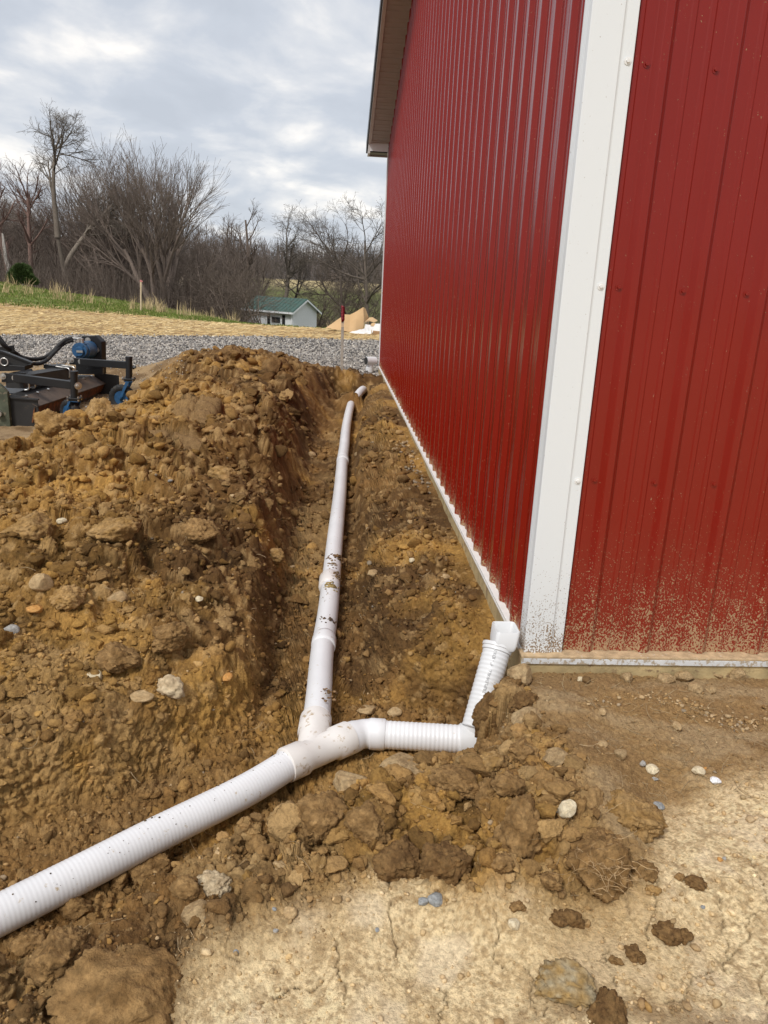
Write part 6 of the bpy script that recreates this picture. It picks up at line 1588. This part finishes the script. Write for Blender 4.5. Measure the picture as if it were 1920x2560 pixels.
def tubes_mesh(name, lists, mat, tone_, thick=1.0):
    V_ = []; F_ = []; C_ = []; off = 0; rs = np.random.default_rng(len(lists))
    for pts, rad, lev in lists:
        n = 7 if lev == 0 else (5 if lev == 1 else 3)
        P = np.array(pts); d = np.diff(P, axis=0); d = np.vstack([d, d[-1:]]); d /= np.linalg.norm(d, axis=1)[:, None]+1e-9
        a = np.where(np.abs(d[:, 2:3]) < .9, np.array([[0, 0, 1.]]), np.array([[1., 0, 0]]))
        u = np.cross(d, a); u /= np.linalg.norm(u, axis=1)[:, None]; w = np.cross(d, u)
        an = np.arange(n)*2*np.pi/n
        ring = P[:, None, :]+np.array(rad)[:, None, None]*thick*(np.cos(an)[None, :, None]*u[:, None, :]+np.sin(an)[None, :, None]*w[:, None, :])
        V_.append(ring.reshape(-1, 3)); m_ = len(P)
        i, k2 = np.meshgrid(np.arange(m_-1), np.arange(n), indexing='ij')
        q = np.stack([i*n+k2, i*n+(k2+1) % n, (i+1)*n+(k2+1) % n, (i+1)*n+k2], -1).reshape(-1, 4)+off
        F_.append(q); off += m_*n
        C_.append(np.tile(np.array(tone_)*rs.uniform(.75, 1.25), (m_*n, 1)))
    me_o = np_mesh(name, np.concatenate(V_), np.concatenate(F_), mat, np.concatenate(C_), smooth=True)
    return me_o
def make_tree(name, seed, height, tr, kind, loc, rz_, lab, tone_=(.13, .10, .08), group=None, cat='tree', thick=1.0):
    T, B = tree_mesh(seed, height, tr, kind)
    zs_ = np.concatenate([np.array(p_)[:, 2] for p_, r0_, l0_ in T+B]); kf_ = height/np.percentile(zs_, 99.6)
    for L0_ in (T, B):
        for i_ in range(len(L0_)): L0_[i_] = ([q_*kf_ for q_ in L0_[i_][0]], L0_[i_][1], L0_[i_][2])
    e_ = empty(name, loc, rz_); tag(e_, lab, cat, group)
    t_ = tubes_mesh('trunk', T, M_bark, [c*1.3 for c in tone_]); b_ = tubes_mesh('crown', B, M_bark, tone_, thick)
    t_.parent = e_; b_.parent = e_
    return e_
def place_tree(a, top, dist):
    x, y = world_at(a, dist); zb = hz(x, y); zt = zat(a, top, dist); return (x, y, zb), zt-zb
TR = [('bare_tree', 41, 152, 226, 62, .34, 'tall', 'tallest bare tree with two leaning leaders at the left', (.15, .125, .10), 1.0, 0),
      ('bare_tree', 42, 345, 318, 56, .40, 'vase', 'broad vase shaped bare tree with a dense rounded crown', (.19, .15, .125), 1.0, .3),
      ('bare_tree', 43, 250, 318, 66, .30, 'vase', 'bare tree between the tallest tree and the broad rounded one', (.18, .14, .115), 1.0, 1.1),
      ('bare_tree', 44, 605, 440, 66, .34, 'spread', 'spreading bare tree rising behind the white shed', (.12, .10, .08), 1.05, .6),
      ('bare_tree', 45, 735, 438, 70, .26, 'spread', 'bare tree right of the shed, left of the last two by the barn', (.13, .105, .085), 1.0, 2.0),
      ('bare_tree', 46, 795, 430, 64, .24, 'spread', 'bare tree rising right beside the far corner of the barn', (.13, .105, .085), 1.0, 3.1),
      ('bare_tree', 47, 28, 345, 60, .24, 'thin', 'reddish bare tree at the left edge of the woods', (.17, .11, .09), 1.0, .2),
      ('bare_tree', 48, 68, 340, 64, .24, 'thin', 'reddish bare tree just left of the tallest tree', (.17, .11, .09), 1.0, 1.4),
      ('bare_tree', 49, 545, 428, 72, .22, 'thin', 'slender bare tree between the broad tree and the shed tree', (.13, .10, .08), 1.0, 2.4)]
protos = []
for nm, sd_, a, top, dist, tr, kd, lab, tn, th_, rz_ in TR:
    loc, hh_ = place_tree(a, top, dist)
    o = make_tree(nm, sd_, hh_, tr, kd, loc, rz_, lab, tn, thick=1.15)
    protos.append((o, hh_, kd))
# thickets under the edge of the wood
th1 = None
for i, (a, top, dist, lab) in enumerate([(475, 545, 55, 'dense tangled thicket of drooping twigs between the broad tree and the shed'), (535, 575, 53, 'low tangled thicket just left of the shed'), (420, 560, 58, 'tangled thicket right of the broad tree trunk'),
                                         (700, 590, 68, 'thicket behind the right end of the shed'), (770, 585, 66, 'thicket behind the cardboard heap'), (200, 570, 57, 'thicket between the tallest tree and the broad one'), (90, 575, 56, 'thicket right of the evergreen bush')]):
    loc, hh_ = place_tree(a, top, dist)
    if th1 is None:
        th1 = make_tree('thicket', 60, hh_, .045, 'thicket', loc, 0, lab, (.16, .125, .10), cat='thicket', thick=1.1); hb_ = hh_
    else:
        e_ = th1.copy(); col.objects.link(e_); e_.location = loc; s_ = hh_/hb_; e_.scale = (s_*1.2, s_*1.2, s_); e_.rotation_euler = (0, 0, i*1.3); e_['label'] = lab
        for ch in list(th1.children):
            c = ch.copy(); col.objects.link(c); c.parent = e_
# the wood behind: copies of a few grown trees
wood = []
for j, (kd, hh_, tr) in enumerate([('thin', 12, .15), ('spread', 11, .17), ('thin', 13, .14), ('thicket', 6, .05)]):
    wood.append((kd, hh_, tr, j))
WP = []
rs = np.random.default_rng(88)
base = {}
cnt = 0
for i in range(130):
    left = i < 112
    a = rs.uniform(-60, 560) if left else rs.uniform(540, 860)
    dist = rs.uniform(66, 100) if left else rs.uniform(100, 200)
    j = int(rs.choice([0, 1, 2, 3], p=[.34, .18, .34, .14]))
    x, y = world_at(a, dist); zb = hz(x, y)
    top = np.interp(a, [-60, 60, 200, 500, 600, 860], [430, 440, 450, 500, 545, 545])+rs.normal(0, 24)
    hh_ = zat(a, top, dist)-zb if left else rs.uniform(4, 7)
    if wood[j][0] == 'thicket': hh_ *= .5
    hh_ = max(hh_, 3)
    kd, bh, tr, _ = wood[j]
    lab = {'thin': 'slender bare tree among many in the brown wood behind', 'spread': 'branching bare tree among many in the brown wood behind', 'thicket': 'brushy undergrowth clump in the brown wood behind'}[kd]
    gp = {'thin': 'slender bare trees of the wood', 'spread': 'branching bare trees of the wood', 'thicket': 'brushy clumps of the wood'}[kd]
    if j not in base:
        o = make_tree('bare_tree' if kd != 'thicket' else 'thicket', 300+j, bh, tr, kd, (x, y, zb), 0, lab, (.17, .135, .112), gp, 'tree' if kd != 'thicket' else 'thicket', 1.4)
        base[j] = o
    else:
        o = base[j].copy(); col.objects.link(o); o.location = (x, y, zb)
        for ch in list(base[j].children):
            c = ch.copy(); col.objects.link(c); c.parent = o
    s_ = hh_/bh; o.scale = (s_, s_, s_); o.rotation_euler = (0, 0, rs.uniform(0, 6.28))
# brush at the foot of the wood and the far wooded skyline: many thin stems as one mass
def brush(name, n, arng, drng, hfun, seed, tone_, r=.02, lean=.25):
    rs = np.random.default_rng(seed); V_ = []; 
    A = rs.uniform(*arng, n); Dd = rs.uniform(*drng, n)
    rat = np.interp(A, [-120, 0, 305, 600, 690, 830, 1000], [-.47, -.405, -.236, -.0706, -.0187, .062, .16])
    X = CAM[0]+rat*Dd; Y = CAM[1]+Dd; Z = H(X, Y)
    hh_ = hfun(A, Dd, rs, n)
    nseg = 3; P = np.stack([X, Y, Z-.1], 1); d = np.stack([rs.normal(0, lean, n), rs.normal(0, lean, n), np.ones(n)], 1); d /= np.linalg.norm(d, axis=1)[:, None]
    rings = []
    for i in range(nseg+1):
        rr2 = (r*Dd/60*(1-.75*i/nseg))*rs.uniform(.7, 1.3, n)
        for k2 in range(3):
            an = k2*2.094; rings.append(P+np.stack([rr2*math.cos(an), rr2*math.sin(an), 0*rr2], 1))
        P = P+d*(hh_/nseg)[:, None]; d = d+np.stack([rs.normal(0, lean*.7, n), rs.normal(0, lean*.7, n), rs.normal(0, .1, n)], 1); d /= np.linalg.norm(d, axis=1)[:, None]
    R = np.stack(rings, 1)  # n,(nseg+1)*3,3
    q = [(i*3+k2, i*3+(k2+1) % 3, (i+1)*3+(k2+1) % 3, (i+1)*3+k2) for i in range(nseg) for k2 in range(3)]
    q = np.array(q); F_ = (q[None]+(np.arange(n)*(nseg+1)*3)[:, None, None]).reshape(-1, 4)
    cc = np.repeat((np.array(tone_)[None]*rs.uniform(.6, 1.5, (n, 1)))[:, None, :], (nseg+1)*3, 1).reshape(-1, 3)
    o = np_mesh(name, R.reshape(-1, 3), F_, M_bark, cc); tag(o, kind='stuff'); return o
brush('undergrowth', 7500, (-80, 560), (52, 95), lambda A, D_, rs, n: rs.uniform(.9, 4.0, n)*np.interp(A, [-80, 300, 560], [1.1, 1.05, .75]), 71, (.15, .12, .098), .020, .22)
brush('hedgerow_brush', 1500, (555, 860), (66, 92), lambda A, D_, rs, n: rs.uniform(.8, 3.2, n), 72, (.17, .135, .10), .018, .35)
brush('far_woods', 5500, (-60, 900), (165, 262), lambda A, D_, rs, n: rs.uniform(3, 8, n), 73, (.17, .145, .13), .028, .16)

# evergreen bush at the left: leafy tufts on short shoots
def bush(a, b_top, b_bot, dist, wpx, lab):
    x, y = world_at(a, dist); zt = zat(a, b_top, dist); zb = zat(a, b_bot, dist); h_ = zt-zb; w_ = wpx*k_*dist
    e_ = empty('evergreen_bush', (x, y, zb)); tag(e_, lab, 'bush')
    rs = np.random.default_rng(9); n = 5200
    t = rs.uniform(0, 1, n)**.9; rad = w_/2*np.sqrt(np.clip(1-t**2.2, 0, 1))*(.75+.3*rs.uniform(0, 1, n)**.3)
    an = rs.uniform(0, 6.28, n); rad = rad*(.86+.2*np.sin(an*3+t*7)+.1*np.sin(an*7))
    C0_ = np.stack([rad*np.cos(an), rad*np.sin(an), .02+t*h_*.97], 1)
    d = np.stack([np.cos(an), np.sin(an), .9+0*an], 1)+rs.normal(0, .35, (n, 3)); d /= np.linalg.norm(d, axis=1)[:, None]
    s_ = np.cross(d, rs.normal(0, 1, (n, 3))); s_ /= np.linalg.norm(s_, axis=1)[:, None]
    L_ = rs.uniform(.10, .22, n)[:, None]
    V_ = np.stack([C0_-s_*.03, C0_+s_*.03, C0_+d*L_], 1).reshape(-1, 3); F_ = np.arange(n*3).reshape(-1, 3)
    cc = np.repeat((np.array((.055, .085, .025))[None]*rs.uniform(.5, 1.7, (n, 1))), 3, 0)
    o = np_mesh('foliage', V_, F_, M_blade, cc); o.parent = e_
    m = MB(); m.tube([(x, y, zb-.2), (x, y, zb+h_*.7)], [.09, .03], 8); m.build('trunk', M_stake, e_)
    return e_
bush(51, 572, 616, 47, 48, 'dark green evergreen bush at the edge of the left woods')
# broken pale snag trunk at far left
x, y = world_at(22, 58); zb = hz(x, y)
m = MB(); m.tube([(x, y, zb-.2), (x+.05, y, zb+2), (x-.1, y, zat(20, 500, 58)*.6+zb*.4), (x-.16, y, zat(20, 505, 58))], [.2, .17, .14, .05], 9); o = m.build('dead_snag', simple('bleached_wood', (.36, .33, .29), .9, var=.3), None, smooth=True); tag(o, 'pale broken dead trunk standing left of the evergreen bush', 'tree')

# ------------------------------------------------------------------ grass
def tufts(name, X, Y, hmean, tone_a, tone_b, seed, blades=7, spread=.12, w=.012, lean=.35, tb=.3):
    rs = np.random.default_rng(seed); n0 = len(X); Z = H(X, Y)
    n = n0*blades
    Xb = np.repeat(X, blades)+rs.normal(0, spread, n); Yb = np.repeat(Y, blades)+rs.normal(0, spread, n); Zb = np.repeat(Z, blades)-.02
    hh_ = np.repeat(hmean if not np.isscalar(hmean) else np.full(n0, hmean), blades)*rs.uniform(.5, 1.2, n)
    an = rs.uniform(0, 6.28, n); ln = np.abs(rs.normal(0, lean, n)); dist = (Yb-CAM[1])
    wd_ = w*rs.uniform(.6, 1.4, n)
    ta = rs.uniform(0, 6.28, n); sx, sy = np.cos(ta)*wd_, np.sin(ta)*wd_*.5
    p0 = np.stack([Xb-sx, Yb-sy, Zb], 1); p1 = np.stack([Xb+sx, Yb+sy, Zb], 1)
    mx_ = Xb+np.cos(an)*ln*hh_*.35; my_ = Yb+np.sin(an)*ln*hh_*.35; mz = Zb+hh_*.6
    p2 = np.stack([mx_+sx*.8, my_+sy*.8, mz], 1); p3 = np.stack([mx_-sx*.8, my_-sy*.8, mz], 1)
    tp_ = np.stack([Xb+np.cos(an)*ln*hh_, Yb+np.sin(an)*ln*hh_, Zb+hh_*(1-.2*ln)], 1)
    p4 = tp_+np.stack([sx*.25, sy*.25, 0*sx], 1); p5 = tp_-np.stack([sx*.25, sy*.25, 0*sx], 1)
    V_ = np.stack([p0, p1, p2, p3, p4, p5], 1).reshape(-1, 3)
    b = np.arange(n)[:, None]*6
    F_ = np.concatenate([b+np.array([0, 1, 2, 3]), b+np.array([3, 2, 4, 5])])
    t = (rs.random(n) < tb)[:, None]
    cc = np.where(t, np.array(tone_b)[None], np.array(tone_a)[None])*rs.uniform(.7, 1.35, (n, 1))
    o = np_mesh(name, V_, F_, M_blade, np.repeat(cc, 6, 0).clip(.01, .85)); tag(o, kind='stuff'); return o
rs = np.random.default_rng(55)
def grass_pts(n, d0, d1, a0=-40, a1=860):
    A = rs.uniform(a0, a1, n); Dd = rs.uniform(d0, d1, n)
    rat = np.interp(A, [-40, 0, 305, 600, 690, 830, 900], [-.43, -.405, -.236, -.0706, -.0187, .062, .10]); return CAM[0]+rat*Dd, CAM[1]+Dd
X, Y = grass_pts(4400, 28.3, 44); ok = (Y > 25.2+.9*XE(X, Y))
tufts('short_grass', X[ok], Y[ok], .10, (.13, .17, .035), (.36, .30, .14), 1, 7, .14, .016, tb=.13)
X, Y = grass_pts(150, 36, 46, -40, 480); ok = fbm(X, Y, 3, 3, 5) > .05
tufts('dry_tall_grass', X[ok], Y[ok], .30, (.42, .33, .17), (.30, .27, .12), 2, 6, .25, .010, lean=.5, tb=.5)
X, Y = grass_pts(30, 33, 43, -40, 545); keep = rs.random(30) < .9
Xc = np.repeat(X[keep], 6)+rs.normal(0, .12, keep.sum()*6); Yc = np.repeat(Y[keep], 6)+rs.normal(0, .12, keep.sum()*6)
tufts('straw_clumps', Xc, Yc, rs.uniform(.3, .75, len(Xc)), (.50, .38, .21), (.38, .29, .16), 3, 4, .08, .011, lean=.38)
X, Y = grass_pts(34, 30, 33, 700, 860)
tufts('straw_clumps', X, Y, .42, (.56, .42, .24), (.42, .33, .18), 4, 8, .08, .012, lean=.3)
# straw flecks on the mulched strip, and stones of the gravel drive
rs = np.random.default_rng(66)
A = rs.uniform(-45, 880, 9000); Dd = np.exp(rs.uniform(math.log(16.5), math.log(30), 9000))
rat = np.interp(A, [-40, 0, 305, 600, 690, 830, 900], [-.43, -.405, -.236, -.0706, -.0187, .062, .10]); X = CAM[0]+rat*Dd; Y = CAM[1]+Dd
ok = (Y > GR1(X, Y)-.2) & (Y < ST1(X, Y)+.6) & ~((X > -.1) & (Y < 10.8)); X, Y = X[ok], Y[ok]; Z = H(X, Y)+.008
n = len(X); an = rs.normal(0, .7, n); L_ = rs.uniform(.03, .10, n); w_ = rs.uniform(.008, .02, n); dz = rs.uniform(-.02, .035, n)
c_, s_ = np.cos(an), np.sin(an)
V_ = np.stack([np.stack([X-c_*L_, Y-s_*L_, Z], 1), np.stack([X+c_*L_, Y+s_*L_, Z+dz], 1), np.stack([X+c_*L_, Y+s_*L_+w_, Z+dz+w_*.6], 1), np.stack([X-c_*L_, Y-s_*L_+w_, Z+w_*.6], 1)], 1).reshape(-1, 3)
cc = np.repeat(np.array([(.55, .40, .19), (.44, .30, .13), (.26, .17, .08), (.62, .48, .26)])[rs.integers(0, 4, n)]*rs.uniform(.8, 1.2, (n, 1)), 4, 0)
tag(np_mesh('straw_flecks', V_, np.arange(n*4).reshape(-1, 4), M_blade, cc), kind='stuff')
def stones(name, n, d0, d1, a0, a1, cond, smin, smax, tones, seed, z_=.0):
    rs = np.random.default_rng(seed); U0, F0 = ico(1) if False else (np.array([(1, 0, 0), (-1, 0, 0), (0, 1, 0), (0, -1, 0), (0, 0, 1), (0, 0, -1)], float), np.array([(0, 2, 4), (2, 1, 4), (1, 3, 4), (3, 0, 4), (2, 0, 5), (1, 2, 5), (3, 1, 5), (0, 3, 5)]))
    A = rs.uniform(a0, a1, n); Dd = np.exp(rs.uniform(math.log(d0), math.log(d1), n))
    rat = np.interp(A, [-120, 0, 305, 600, 690, 830, 1000], [-.47, -.405, -.236, -.0706, -.0187, .062, .16]); X = CAM[0]+rat*Dd; Y = CAM[1]+Dd
    ok = cond(X, Y) & ~((X > -.05) & (Y < 10.75)); X, Y = X[ok], Y[ok]; Z = H(X, Y); n = len(X)
    S_ = rs.uniform(smin, smax, n)*np.clip((Y+2.7)/14, .8, 1.4)
    P = U0[None]*(1+.35*rs.normal(0, 1, (n, 6, 3))).clip(.3, 1.8)*S_[:, None, None]*np.array([1, 1, .7])
    Rm = rs.normal(0, 1, (n, 3, 3)); Rm = np.linalg.qr(Rm)[0]
    P = np.einsum('nij,nkj->nik', P, Rm)+np.stack([X, Y, Z+S_*.3], 1)[:, None, :]
    cc = np.array(tones)[rs.integers(0, len(tones), n)]*rs.uniform(.75, 1.25, (n, 1))
    o = np_mesh(name, P.reshape(-1, 3), (F0[None]+(np.arange(n)*6)[:, None, None]).reshape(-1, 3), M_gravel, np.repeat(cc, 6, 0).clip(.02, .8)); tag(o, kind='stuff')
stones('gravel_stones', 17000, 11.8, 21.5, -60, 900, lambda X, Y: (Y > GR0(X, Y)-.35) & (Y < GR1(X, Y)+.1), .012, .026, [(.28, .26, .24), (.46, .43, .39), (.14, .13, .12), (.36, .32, .27), (.52, .48, .42), (.22, .21, .20), (.10, .095, .09)], 5)
stones('yard_chips', 5000, 8.2, 14, -100, 560, lambda X, Y: (Y > 4.5) & (Y < GR0(X, Y)+.3) & (X < -2.4), .006, .018, [(.40, .29, .16), (.30, .20, .10), (.5, .4, .26), (.3, .29, .28)], 6)
